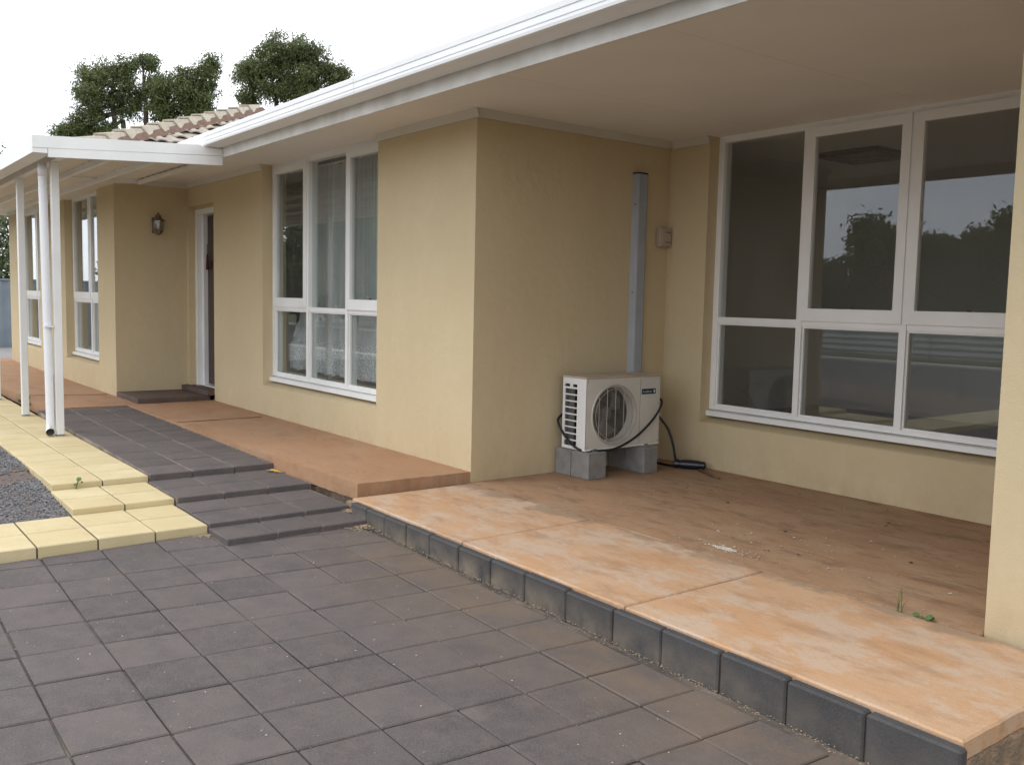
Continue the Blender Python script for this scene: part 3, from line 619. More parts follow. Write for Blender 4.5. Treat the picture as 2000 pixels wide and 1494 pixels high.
w3 = window(W3[0], W3[1], .398, -.685, (-7.18,), (1.09, 1.13), (True, True)); w4 = window(W4[0], W4[1], .398, -.685, (-10.35,), (1.09, 1.13), (True, True))

# front door
dr = obj('door', MB().box(-5.50, -4.70, .165, .205, .2, 2.09), M_DOOR, HX)
for za, zb in ((.3, .62), (.7, 1.02), (1.15, 1.5), (1.58, 1.95)):
    obj('door_panel', MB().cbox(-5.38, -5.13, .152, .166, za, zb, .006).cbox(-5.05, -4.8, .152, .166, za, zb, .006), M_DOOR, dr)
obj('handle', MB().lathe((-5.02, .13, 1.08), [(.0, -.02), (.022, -.012), (.026, 0), (.022, .012), (0, .02)], 12).tube([(-5.02, .13, 1.08), (-5.02, .166, 1.08)], .008, 8), M_BRASS, dr)
obj('door_frame', MB().box(-5.62, -5.56, .065, .225, .16, 2.16).box(-5.56, -5.505, .12, .225, .16, 2.10).box(-5.56, -4.86, .065, .225, 2.10, 2.16).box(-4.84, -4.80, .10, .225, .16, 2.10), M_WHITE, HX)
obj('door_sill', MB().box(-5.56, -4.86, .1, .24, .155, .185), M_WHITE, HX)
obj('wall', MB().box(-5.65, -5.621, .065, .24, .07, 2.19).box(-5.621, -4.85, .066, .24, 2.161, 2.19), M_STUCCO, HX)

# ------------------------------------------------------------------ things at the house
# porch step
ps = thing('porch_step', 'two level brown paver doorstep in the front door alcove', 'doorstep', (-5.3, -.4, .07))
for k, (ya, yb2) in enumerate(((-.79, -.53), (-.53, -.27), (-.27, -.03))):
    for xa, xb in ((-5.715, -5.31), (-5.31, -4.905)):
        obj('paver', MB().slab([(xa + .002, ya + .002), (xb - .002, ya + .002), (xb - .002, yb2 - .002), (xa + .002, yb2 - .002)], .122, .05, .005), M_STEPB, ps)
for xa, xb in ((-5.715, -5.29), (-5.29, -4.862)):
    obj('tread', MB().slab([(xa + .002, -.075), (xb - .002, -.075), (xb - .002, .14), (xa + .002, .14)], .176, .05, .005), M_STEPB, ps)

# verandah
VR = thing('verandah', 'flat white verandah roof on slim posts over the entry path', 'verandah', (-4.8, -1.85, .02))
XS = -2.72
def vz(y): return 2.37 + (y + 2.12) * .0565
sd_ = MB(); pf = [(-2.12, 2.37), (-.86, 2.441), (-.855, 2.425), (-.68, 2.425), (-.68, 2.371), (-2.12, 2.279)]; n = len(pf)
sd_.add([(XS, y, z) for y, z in pf] + [(XS - .022, y, z) for y, z in pf], [tuple(range(n)), tuple(range(n, 2 * n))[::-1]] + [(i, (i + 1) % n, n + (i + 1) % n, n + i) for i in range(n)])
obj('barge_flashing', sd_, M_WHITE, VR)
sb_ = MB(); pf = [(-2.012, 2.288), (-.68, 2.369), (-.68, 2.293), (-2.012, 2.219)]; n = 4
sb_.add([(XS - .003, y, z) for y, z in pf] + [(XS - .045, y, z) for y, z in pf], [tuple(range(n)), tuple(range(n, 2 * n))[::-1]] + [(i, (i + 1) % n, n + (i + 1) % n, n + i) for i in range(n)])
obj('side_beam', sb_, M_WHITE, VR)
obj('gutter_return', MB().add([(XS - .004, -2.118, 2.244), (XS - .004, -2.016, 2.246), (XS - .004, -2.016, 2.284), (XS - .004, -2.118, 2.278), (XS - .09, -2.118, 2.244), (XS - .09, -2.016, 2.246), (XS - .09, -2.016, 2.284), (XS - .09, -2.118, 2.278)], [(0, 1, 2, 3), (7, 6, 5, 4), (0, 4, 5, 1), (1, 5, 6, 2), (2, 6, 7, 3), (3, 7, 4, 0)]), M_WHITE, VR)
obj('fascia_gutter', MB().box(-9.5, XS - .023, -2.119, -2.112, 2.244, 2.366).box(-9.5, XS - .023, -2.112, -1.995, 2.244, 2.25).box(-9.5, XS - .092, -2.002, -1.996, 2.25, 2.33), M_WHITE, VR)
sh = MB(); xr = np.arange(-9.5, XS - .024, .0475); prf = []
for i, x in enumerate(xr): prf.append((x, .0 if i % 4 in (0, 1) else -.022))
n = len(prf)
for yv in (-2.1, -.66): sh.v += [(x, yv, vz(min(yv, -.9)) - .03 + dz) for x, dz in prf]
for yv in (-2.1, -.66): sh.v += [(x, yv, vz(min(yv, -.9)) - .026 + dz) for x, dz in prf]
sh.f += [(i, i + 1, n + i + 1, n + i) for i in range(n - 1)] + [(2 * n + i, 3 * n + i, 3 * n + i + 1, 2 * n + i + 1) for i in range(n - 1)]
obj('roof_sheet', sh, M_CREAMW, VR, recalc=False)
obj('beam', MB().box(-9.5, XS - .05, -1.88, -1.82, 2.262, 2.325), M_WHITE, VR)
for yv in (-1.45, -1.08): obj('batten', MB().box(-9.5, XS - .05, yv - .02, yv + .02, vz(yv) - .105, vz(yv) - .054), M_WHITE, VR)
obj('ledger', MB().box(-5.10, XS - .05, -.702, -.678, 2.332, 2.372), M_CREAMW, VR)
for px in (-3.335, -4.82, -6.39):
    p = obj('post', MB().cbox(px - .031, px + .031, -1.88, -1.82, .03, 2.262, .003), M_WHITE, VR)
    obj('post_shoe', MB().box(px - .026, px + .026, -1.875, -1.825, .02, .05).box(px - .035, px + .035, -1.884, -1.816, .02, .027), M_STEEL, p)
dp = obj('downpipe', MB().tube([(-3.356, -1.936, 2.246), (-3.356, -1.9355, 2.2), (-3.356, -1.926, 1.2), (-3.356, -1.917, .12), (-3.352, -1.919, .078), (-3.335, -1.925, .06), (-3.29, -1.932, .056)], .033, 16, False), M_PIPE, VR, smooth=True)
obj('pipe_bore', MB().tube([(-3.356, -1.917, .13), (-3.352, -1.919, .078), (-3.335, -1.925, .06), (-3.292, -1.932, .056)], .0295, 16, False), M_PIPEIN, dp, recalc=False)
obj('pipe_collar', MB().tube([(-3.356, -1.936, 2.244), (-3.356, -1.9345, 2.14)], .0355, 16), M_PIPE, dp, smooth=True)
obj('pipe_clip', MB().tube([(-3.356, -1.9225, .92), (-3.356, -1.9225, .935)], .0365, 16).box(-3.345, -3.30, -1.95, -1.885, .92, .935), M_PIPE, dp)

# wall lantern
LN = thing('wall_lantern', 'small brown metal carriage lantern on the alcove wall', 'wall lamp', (-5.60, -.345, 1.85))
lc = (-5.615, -.345)
obj('back_plate', MB().cbox(-5.72, -5.708, -.385, -.305, 1.88, 2.05, .004), M_BROWNMETAL, LN); obj('arm', MB().tube([(-5.71, -.345, 1.9), (-5.67, -.345, 1.87), (-5.63, -.345, 1.872), (-5.615, -.345, 1.89)], .008, 8), M_BROWNMETAL, LN)
obj('cap', MB().lathe((*lc, 0), [(.075, 2.012), (.07, 2.02), (.045, 2.035), (.03, 2.06), (.034, 2.068), (.018, 2.08), (.008, 2.095), (.004, 2.105)], 6), M_BROWNMETAL, LN)
obj('base', MB().lathe((*lc, 0), [(.008, 1.855), (.03, 1.868), (.05, 1.89), (.056, 1.905), (.05, 1.912)], 6), M_BROWNMETAL, LN)
for k in range(6):
    a = 2 * math.pi * k / 6; ca, sa = math.cos(a), math.sin(a)
    obj('cage_bar', MB().tube([(lc[0] + .052 * ca, lc[1] + .052 * sa, 1.905), (lc[0] + .068 * ca, lc[1] + .068 * sa, 2.015)], .0035, 5), M_BROWNMETAL, LN)
    b = a + math.pi / 3; cb, sb = math.cos(b), math.sin(b)
    obj('pane', MB().add([(lc[0] + .050 * ca, lc[1] + .050 * sa, 1.912), (lc[0] + .050 * cb, lc[1] + .050 * sb, 1.912), (lc[0] + .066 * cb, lc[1] + .066 * sb, 2.012), (lc[0] + .066 * ca, lc[1] + .066 * sa, 2.012),
                          (lc[0] + .048 * ca, lc[1] + .048 * sa, 1.912), (lc[0] + .048 * cb, lc[1] + .048 * sb, 1.912), (lc[0] + .064 * cb, lc[1] + .064 * sb, 2.012), (lc[0] + .064 * ca, lc[1] + .064 * sa, 2.012)], [(0, 1, 2, 3), (7, 6, 5, 4), (0, 4, 5, 1), (1, 5, 6, 2), (2, 6, 7, 3), (3, 7, 4, 0)]), M_GLASS, LN)
obj('candle_bulb', MB().lathe((*lc, 0), [(.012, 1.912), (.012, 1.95), (.016, 1.96), (.012, 1.98), (.003, 1.995)], 10), M_CANDLE, LN, smooth=True)

# door tassel
tg = thing('door_tassel', 'short red tassel hanging at the top of the front door', 'tassel', (-5.45, .14, 1.46))
obj('cord', MB().tube([(-5.45, .14, 1.78), (-5.452, .142, 1.66)], .004, 6), simple('maroon_cord', (.10, .018, .014), .8), tg); obj('tassel_skirt', MB().lathe((-5.452, .142, 0), [(.005, 1.67), (.010, 1.65), (.013, 1.6), (.018, 1.49)], 8), simple('red_fringe', (.12, .022, .016), .85, (.07, .015, .012), 90), tg)

# curtains
def curtain(name, label, x0, x1, yb_, z0, z1, mat, wav=.125, amp=.028, lace=None, scallop=0, taper=0):
    t = thing(name, label, 'curtain', ((x0 + x1) / 2, yb_, z0), 'window curtains')
    nx = int((x1 - x0) / .008)
    def sheet(za, zb, nzv, dy):
        m = MB(); ph = random.random() * 6
        for j in range(nzv + 1):
            for i in range(nx + 1):
                z = za + (zb - za) * j / nzv; f = j / nzv; x = x0 + (x1 - x0) * i / nx; x = x1 - (x1 - x) * (1 - taper * min(1, max(0, (z - .75) / .5)))
                if scallop and j == 0 and dy == 0 and za == z0: z += -.012 + .02 * abs(math.sin(math.pi * x / .055)) ** .6
                w = wav * (1 + .25 * noise.noise((x * 2.1, 3, 1)))
                y = yb_ + dy + amp * math.sin(2 * math.pi * x / w + 1.3 * noise.noise((x * 1.5, z * .35, 7))) + .01 * noise.noise((x * 6, z * 1.2, 2))
                m.v.append((x, y, z))
        m.f = [(j * (nx + 1) + i, j * (nx + 1) + i + 1, (j + 1) * (nx + 1) + i + 1, (j + 1) * (nx + 1) + i) for j in range(nzv) for i in range(nx)]; return m
    if lace: obj('drape', sheet(lace, z1, 14, 0), mat, t, smooth=True, recalc=False); obj('lace_border', sheet(z0, lace, 6, 0), M_LACE, t, smooth=True, recalc=False)
    else: obj('drape', sheet(z0, z1, 10, 0), mat, t, smooth=True, recalc=False)
    obj('curtain_rod', MB().tube([(x0 - .06, yb_, z1 + .012), (x1 + .06, yb_, z1 + .012)], .01, 8), M_CREAMW, t)
    return t
curtain('curtain', 'sheer white curtain with a scalloped lace border', -3.56, -1.3, .32, .50, 2.40, M_SHEER, lace=.82, scallop=1, taper=.12)
curtain('curtain', 'pale drape in the window between the downpipe and door alcove', -8.02, -6.5, -.47, .42, 2.40, M_BLIND, wav=.15)
curtain('curtain', 'pale drape in the window behind the middle verandah post', -11.3, -9.75, -.47, .42, 2.40, M_BLIND, wav=.15)

# air conditioner on blocks
AC = thing('air_conditioner', 'beige outdoor air conditioner unit with round fan grille', 'air conditioner', (.205, 1.08, .19))
ax0, ax1, ay0, ay1, az0, az1 = .085, .33, .722, 1.446, .205, .692
fc = (.988, .437); fr_ = .215
m = MB(); ring = 40; X = ax1
inner = [(fc[0] + fr_ * math.cos(2 * math.pi * k / ring), fc[1] + fr_ * math.sin(2 * math.pi * k / ring)) for k in range(ring)]
def tosq(y, z):
    dy, dz = y - fc[0], z - fc[1]; t_ = 9
    if dy > 1e-9: t_ = min(t_, (ay1 - fc[0]) / dy)
    if dy < -1e-9: t_ = min(t_, (ay0 - fc[0]) / dy)
    if dz > 1e-9: t_ = min(t_, (az1 - fc[1]) / dz)
    if dz < -1e-9: t_ = min(t_, (az0 - fc[1]) / dz)
    return fc[0] + dy * t_, fc[1] + dz * t_
outer = [tosq(*p) for p in inner]
m.add([(X, y, z) for y, z in inner] + [(X, y, z) for y, z in outer], [(k, (k + 1) % ring, ring + (k + 1) % ring, ring + k) for k in range(ring)])
# fill the corners of the front panel
ang = [math.atan2(z - fc[1], y - fc[0]) for y, z in outer]
for cy_, cz_ in ((ay0, az0), (ay1, az0), (ay1, az1), (ay0, az1)):
    ca = math.atan2(cz_ - fc[1], cy_ - fc[0]); dd = sorted(range(ring), key=lambda k: abs((ang[k] - ca + math.pi) % (2 * math.pi) - math.pi)); a_, b_ = None, None
    lo = max((k for k in range(ring) if ((ca - ang[k]) % (2 * math.pi)) < math.pi), key=lambda k: -((ca - ang[k]) % (2 * math.pi))); hi = max((k for k in range(ring) if ((ang[k] - ca) % (2 * math.pi)) < math.pi), key=lambda k: -((ang[k] - ca) % (2 * math.pi)))
    if lo != hi: m.add([(X, *outer[lo]), (X, cy_, cz_), (X, *outer[hi])], [(0, 1, 2)])
# rolled shroud into the hole
for r0, x_0, r1, x_1 in ((fr_, X, fr_ - .008, X + .008), (fr_ - .008, X + .008, fr_ - .02, X - .002), (fr_ - .02, X - .002, fr_ - .03, X - .06)):
    m.add([(x_0, fc[0] + r0 * math.cos(2 * math.pi * k / ring), fc[1] + r0 * math.sin(2 * math.pi * k / ring)) for k in range(ring)] + [(x_1, fc[0] + r1 * math.cos(2 * math.pi * k / ring), fc[1] + r1 * math.sin(2 * math.pi * k / ring)) for k in range(ring)], [(k, (k + 1) % ring, ring + (k + 1) % ring, ring + k) for k in range(ring)])
obj('front_panel', m, M_ACCASE, AC)
obj('top_panel', MB().cbox(ax0 - .003, ax1 + .004, ay0 - .004, ay1 + .004, az1, az1 + .014, .005), M_ACDUST, AC)
obj('base_pan', MB().cbox(ax0 - .002, ax1 + .004, ay0 - .003, ay1 + .003, az0 - .012, az0, .004), M_ACSIDE, AC)
hol = [(ax0 + .02, ax0 + .075, az1 - .062, az1 - .042), (ax0 + .105, ax0 + .150, az1 - .062, az1 - .042)]
z = az1 - .075
for k in range(9): hol.append((ax0 + .024, ax0 + .152, z - .036, z)); z -= .0455
obj('side_louvre', MB().grid_wall([ax0, ax1], [az0, az1], hol, ay0, ay0 + .004, wx), M_ACSIDE, AC)
obj('side_panel', MB().box(ax0, ax1 - .001, ay1 - .004, ay1, az0, az1), M_ACCASE, AC)
obj('seam', MB().box(X, X + .0012, 1.243, 1.2445, az0 + .01, az1 - .005), M_FAN, AC)
obj('coil', MB().box(ax0 + .004, ax0 + .03, ay0 + .006, ay1 - .2, az0 + .004, az1 - .004).box(ax0 + .03, ax0 + .09, ay0 + .03, ay0 + .04, az0 + .004, az1 - .004), M_FIN, AC)
obj('inner_bulkhead', MB().box(ax0 + .03, ax1 - .075, 1.235, 1.24, az0, az1).box(ax0 + .032, ax0 + .036, ay0 + .05, 1.235, az0, az1), M_DARK, AC)
fan = MB()
for b in range(3):
    a0 = R(25 + 120 * b)
    for s_ in range(7):
        pass
    P0 = []
    for i in range(6):
        rr = .04 + (.165 - .04) * i / 5; wd = R(34 + 30 * i / 5); tw = .03
        for j in range(5):
            aa = a0 + wd * (j / 4 - .5) + .25 * i / 5; P0.append((.235 + tw * (j / 4 - .5) + .01 * math.sin(j), fc[0] + rr * math.cos(aa), fc[1] + rr * math.sin(aa)))
    fan.add(P0, [(i * 5 + j, i * 5 + j + 1, (i + 1) * 5 + j + 1, (i + 1) * 5 + j) for i in range(5) for j in range(4)])
fan.lathe((.235, *fc), [(.05, -.03), (.05, .02), (.03, .03), (.001, .033)], 18, 'x')
obj('fan', fan, M_FAN, AC, recalc=False, smooth=False)
gr = MB(); gx = X + .012
for k in range(-27, 28):
    zz = fc[1] + k * .0078; h = math.sqrt(max(0, fr_ ** 2 - (zz - fc[1]) ** 2)) - .004
    if h > .02: gr.tube([(gx - .006, fc[0] - h, zz), (gx, fc[0] - h * .8, zz), (gx, fc[0] + h * .8, zz), (gx - .006, fc[0] + h, zz)], .0009, 4)
for k in (-.155, -.08, 0, .08, .155):
    h = math.sqrt(fr_ ** 2 - k ** 2) - .002; gr.tube([(gx - .004, fc[0] + k, fc[1] - h), (gx + .003, fc[0] + k, fc[1] - h * .85), (gx + .003, fc[0] + k, fc[1] + h * .85), (gx - .004, fc[0] + k, fc[1] + h)], .0022, 5)
for r_ in (fr_ - .003, fr_ - .035): gr.tube([(gx - .004, fc[0] + r_ * math.cos(2 * math.pi * k / 40), fc[1] + r_ * math.sin(2 * math.pi * k / 40)) for k in range(41)], .0022, 5, False)
obj('fan_grille', gr, M_WIRE, AC, recalc=False)
bd_ = obj('badge', MB().cbox(X, X + .003, 1.258, 1.40, .567, .606, .0012), M_BADGE, AC)
def text_mesh(name, body, size, loc, rot, mat, parent):
    cu = bpy.data.curves.new(name, 'FONT'); cu.body = body; cu.size = size; cu.align_x = 'LEFT'; cu.extrude = .0003
    to = bpy.data.objects.new(name, cu); COL.objects.link(to); dg = bpy.context.evaluated_depsgraph_get(); me = bpy.data.meshes.new_from_object(to.evaluated_get(dg)); bpy.data.objects.remove(to)
    o = link_mesh(name, me, parent); me.materials.clear(); me.materials.append(mat); o.location = Vector(loc) - WLOC[parent.name]; o.rotation_euler = rot; return o
text_mesh('badge_lettering', 'ArcticBreeze', .0175, (X + .0034, 1.266, .580), (R(90), 0, R(90)), M_BADGETXT, bd_)
obj('badge_emblem', MB().cbox(X + .003, X + .0036, 1.377, 1.390, .577, .597, .0002), M_BADGETXT, bd_)
for yv in (.80, 1.30):
    for xv in (.10, .33): obj('foot', MB().cbox(xv - .02, xv + .02, yv - .02, yv + .05, .188, .194, .001).box(xv - .01, xv + .01, yv - .005, yv + .03, .194, .206), M_STEEL, AC)
for yv, zv in ((.74, .22), (1.43, .22), (1.1, .216), (.74, .675), (1.43, .5)): obj('screw', MB().lathe((X, yv, zv), [(.004, 0), (.004, .002), (.001, .003)], 8, 'x'), M_STEEL, AC)

bl = [('concrete block under the near end of the air conditioner, front one', (.19, .372, .722, .888)), ('concrete block under the near end of the air conditioner, against the wall', (.025, .187, .716, .885)),
      ('concrete block under the far end of the air conditioner, front one', (.205, .40, 1.232, 1.372)), ('concrete block under the far end of the air conditioner, against the wall', (.03, .2, 1.236, 1.376))]
for lab, (a, b, c, d) in bl: tag(obj('concrete_block', MB().cbox(a, b, c, d, .002, .188, .004), M_BLOCK), lab, 'block', 'concrete blocks under the air conditioner')

# pipe duct on the wall
DU = thing('pipe_duct', 'tall blue grey metal pipe cover on the wall above the air conditioner', 'duct', (.04, 1.5, .7))
dm = MB(); pf = [(.0, 1.425), (.052, 1.438), (.056, 1.445), (.056, 1.52), (.052, 1.527), (0, 1.585)]; n = len(pf)
dm.add([(x, y, .5) for x, y in pf] + [(x, y, 2.175) for x, y in pf], [(i, (i + 1) % n, n + (i + 1) % n, n + i) for i in range(n)] + [tuple(range(n))[::-1], tuple(range(n, 2 * n))])
obj('cover', dm, M_DUCT, DU); obj('end_cap', MB().add([(x * 1.04, 1.505 + (y - 1.505) * 1.04, 2.1755) for x, y in pf] + [(x * 1.04, 1.505 + (y - 1.505) * 1.04, 2.186) for x, y in pf], [(i, (i + 1) % n, n + (i + 1) % n, n + i) for i in range(n)] + [tuple(range(n))[::-1], tuple(range(n, 2 * n))]), M_RUBBER, DU)
for zv in (1.95, 1.3): obj('screw', MB().lathe((.03, 1.4275, zv), [(.006, -.004), (.006, .004)], 8), M_BROWNMETAL, DU)

sw = thing('isolator_switch', 'small beige isolator box near the inner patio corner', 'switch box', (.03, 1.75, 1.65))
obj('housing', MB().cbox(.0, .05, 1.685, 1.81, 1.652, 1.797, .006), M_SWITCH, sw); obj('cover_plate', MB().cbox(.05, .058, 1.70, 1.80, 1.665, 1.785, .003), M_SWITCH, sw)
for zv in (1.76, 1.685): obj('cover_slot', MB().box(.058, .0595, 1.735, 1.79, zv, zv + .005), M_DARK, sw)

def catmull(P, n=8):
    P = [Vector(p) for p in P]; P = [P[0] * 2 - P[1]] + P + [P[-1] * 2 - P[-2]]; out = []
    for i in range(1, len(P) - 2):
        for k in range(n):
            t = k / n; out.append(.5 * ((2 * P[i]) + (-P[i - 1] + P[i + 1]) * t + (2 * P[i - 1] - 5 * P[i] + 4 * P[i + 1] - P[i + 2]) * t * t + (-P[i - 1] + 3 * P[i] - 3 * P[i + 1] + P[i + 2]) * t ** 3))
    return out + [P[-2]]
tag(obj('power_cable', MB().tube(catmull([(.2, 1.447, .56), (.29, 1.462, .53), (.345, 1.455, .50), (.352, 1.38, .40), (.352, 1.25, .30), (.352, 1.12, .235), (.352, .98, .196), (.35, .86, .1935), (.315, .745, .196), (.26, .71, .21), (.18, .708, .25), (.1, .709, .31), (.04, .72, .38), (.02, .78, .42)]), .0085, 8), M_RUBBER, smooth=True), 'thick black cable looped around the air conditioner front', 'cable')
tag(obj('drain_hose', MB().tube(catmull([(.2, 1.449, .42), (.24, 1.50, .405), (.30, 1.57, .30), (.335, 1.60, .18), (.35, 1.613, .08), (.355, 1.618, .062)]), .0095, 8), M_RUBBER, smooth=True), 'black hose dropping from the unit to the patio floor', 'hose')
pa, pb = Vector((.345, 1.605, .036)), Vector((.535, 1.745, .034)); dl = pb - pa
cn = MB().tube([pa, pa + dl * .02, pa + dl * .16, pa + dl * .17, pa + dl * .22, pa + dl * .23, pa + dl * .8, pa + dl * .81, pa + dl * .96, pb], [.022, .032, .034, .028, .028, .034, .034, .030, .029, .018], 14)
cr = tag(obj('cable_connector', cn, M_BLACKP), 'black plastic cable connector lying by the patio wall', 'connector')
for k in range(5): obj('rib', MB().tube([pa + dl * (.3 + k * .1), pa + dl * (.33 + k * .1)], .0355, 14), M_BLACKP, cr)
tag(obj('floor_cable', MB().tube(catmull([(.36, 1.60, .02), (.28, 1.615, .012), (.18, 1.62, .011), (.08, 1.6, .011), (.03, 1.55, .011)]), .009, 8), M_RUBBER, smooth=True), 'black cable running behind the blocks to the connector', 'cable')
tag(obj('stick', MB().tube([(.55, 1.655, .014), (.63, 1.625, .016), (.74, 1.575, .014), (.84, 1.53, .013)], [.011, .012, .011, .008], 7), M_TWIG, smooth=True), 'short dry brown stick on the patio floor', 'stick')

# weeds, leaf, splash
wt = thing('grass_tuft', 'thin green grass tuft growing from the patio joint', 'weed', (3.10, -.045, 0))
for k in range(7):
    a = random.uniform(0, 6.28); h = random.uniform(.05, .12); l = random.uniform(.01, .05); b0 = Vector((3.10 + random.uniform(-.012, .012), -.045 + random.uniform(-.008, .008), 0))
    obj('blade', MB().tube([b0, b0 + Vector((l * .3 * math.cos(a), l * .3 * math.sin(a), h * .6)), b0 + Vector((l * math.cos(a), l * math.sin(a), h))], [.0016, .0013, .0003], 4), M_WEED, wt)
def leaflet(c, r_, tilt, az, n=8):
    nv = Vector((math.sin(tilt) * math.cos(az), math.sin(tilt) * math.sin(az), math.cos(tilt))); u = nv.orthogonal().normalized(); w = nv.cross(u); c = Vector(c); m = MB()
    m.add([c + (u * math.cos(2 * math.pi * k / n) + w * math.sin(2 * math.pi * k / n)) * r_ for k in range(n)] + [c - nv * .002 + (u * math.cos(2 * math.pi * k / n) + w * math.sin(2 * math.pi * k / n)) * r_ * .9 for k in range(n)], [tuple(range(n)), tuple(range(n, 2 * n))[::-1]] + [(k, (k + 1) % n, n + (k + 1) % n, n + k) for k in range(n)]); return m
cl = thing('clover_weed', 'low round leaved green weed in the patio joint near the column', 'weed', (3.2, -.045, 0))
for c, r_ in (((3.17, -.043, .010), .014), ((3.195, -.048, .008), .009), ((3.225, -.048, .014), .018), ((3.235, -.04, .010), .012)): obj('leaf', leaflet(c, r_, random.uniform(.3, .8), random.uniform(3.5, 5.5)), M_WEED, cl)
ys_ = thing('step_seedling', 'small round leaved green weed between the yellow steps', 'weed', (-1.2, -2.2, -.018))
obj('stem', MB().tube([(-1.185, -2.2, -.018), (-1.17, -2.195, .02), (-1.165, -2.185, .045)], .004, 6), M_WEED, ys_)
for c, r_ in (((-1.165, -2.185, .047), .016), ((-1.175, -2.205, .012), .009), ((-1.16, -2.17, .028), .008)): obj('leaf', leaflet(c, r_, .9, -.4), M_WEED, ys_)
for nm, (xw, yw), lab in (('path_weed', (-5.75, -1.70), 'scrubby weed in the gap behind the middle verandah post'),):
    w_ = thing(nm, lab, 'weed', (xw, yw, .02))
    for k in range(16):
        a = random.uniform(0, 6.28); b0 = Vector((xw + random.uniform(-.2, .2), yw + random.uniform(-.03, .03), .02)); obj('leaf', leaflet(b0 + Vector((0, 0, random.uniform(.02, .09))), random.uniform(.012, .03), random.uniform(.2, 1.2), a, 6), M_WEED, w_)
lf = MB(); lf.add([(-1.12, -.965, -.004), (-1.09, -.945, .004), (-1.05, -.925, .003), (-1.0, -.91, -.006), (-1.045, -.95, .002), (-1.085, -.975, .001)], [(0, 1, 2, 3, 4, 5)]); lf.add([(x, y, z - .003) for x, y, z in lf.v[:6]], [(5, 4, 3, 2, 1, 0)])
tag(obj('fallen_leaf', lf, simple('yellow_leaf', (.62, .36, .04), .6), recalc=False), 'fallen yellow leaf on the charcoal step', 'leaf')
sp_ = MB(); pl = [(2.07 + (.038 + .034 * noise.noise((k * 1.3, 5, 1))) * math.cos(k * .2618) * 1.5, .115 + (.026 + .022 * noise.noise((k * 1.7, 2, 1))) * math.sin(k * .2618)) for k in range(24)]
tag(obj('paint_splash', MB().prism(pl, .001, .0045), simple('white_splash', (.72, .69, .64), .8, (.5, .42, .34), 30, 4)), 'white dried splash on the brown patio floor', 'splash')

# litter
lt = MB()
def bit(x, y, z, s_):
    a = random.random() * 6.28; b = random.uniform(.3, 1); ca, sa = math.cos(a) * s_, math.sin(a) * s_; h = s_ * random.uniform(.1, .6)
    lt.add([(x + ca, y + sa, z + h * random.random()), (x - sa * b, y + ca * b, z + h * random.random()), (x - ca, y - sa, z + h * random.random()), (x + sa * b, y - ca * b, z + h * random.random()), (x, y, z + h + .001)], [(0, 1, 4), (1, 2, 4), (2, 3, 4), (3, 0, 4)])
for k in range(950):
    x = random.uniform(.3, 3.9); y = yk(x) - abs(random.gauss(0, .022)) - .002; bit(x, y, G(x, y), random.uniform(.0015, .005))
for k in range(260): x = .31 + abs(random.gauss(0, .05)); y = -.985 + random.gauss(0, .045); bit(x, y, G(x, y) + .002, random.uniform(.003, .009))
for k in range(150): bit(-.02 + random.uniform(.03, .12), -.93 + random.gauss(0, .02), -.07, random.uniform(.004, .011))
for k in range(110): bit(-1.16 + random.uniform(0, .14), -.905 + random.gauss(0, .02), -.01, random.uniform(.004, .012))
for k in range(160): bit(.02 + abs(random.gauss(0, .03)), -1.81 + random.gauss(0, .03), G(0, -1.8), random.uniform(.003, .008))
for k in range(140): x = random.uniform(0, 3.4); bit(x, 1.80 - abs(random.gauss(0, .03)), .002, random.uniform(.002, .005))
for k in range(240): x = random.uniform(-4.8, -1.2); bit(x, -.905 + random.gauss(0, .012), zD(x), random.uniform(.003, .008))
for k in range(300): x = random.uniform(-5.7, -.1); bit(x, -.008 - abs(random.gauss(0, .014)), .072, random.uniform(.002, .006))
tag(obj('leaf_litter', lt, M_LITTER, recalc=False), 'dry leaf litter and grit swept along the kerb and walls', 'leaf litter', kind='stuff')
lt = MB()
for k in range(420): x = random.uniform(.1, 4.2); y = random.uniform(-3.4, -1.05); bit(x, y, G(x, y) + .002, random.choice((.0016, .002, .003, .0045)))
for k in range(90): x = random.uniform(.2, 3.4); y = random.uniform(.05, 1.75); bit(x, y, .004, random.choice((.0025, .004, .006, .010)))
for k in range(45): x = random.gauss(2.2, .35); y = random.gauss(.42, .16); bit(x, max(.03, y), .004, random.choice((.003, .004, .006, .010)))
for k in range(90): a_ = random.gauss(0, .06); bit(2.07 + a_ * 1.6, .115 + random.gauss(0, .03), .004, random.choice((.004, .006, .009)))
for k in range(60): x = random.uniform(-4.6, 0); y = random.uniform(-1.7, -.1); bit(x, y, .076 if y > -.88 else .07, .004)
tag(obj('pale_grit', lt, M_GRIT, recalc=False), 'scattered pale grit and paint flecks on the paving', 'grit', kind='stuff')
lt = MB()
for k in range(26): x = random.uniform(.5, 3.3); y = random.uniform(.1, 1.7); bit(x, y, .004, random.uniform(.006, .014))
for k in range(40): x = random.uniform(-4.6, -.2); bit(x, random.uniform(-.82, -.1), .075, random.uniform(.003, .009))
tag(obj('dead_leaf_scraps', lt, M_BARK, recalc=False), 'dark dead leaf scraps on the concrete', 'leaf litter', kind='stuff')

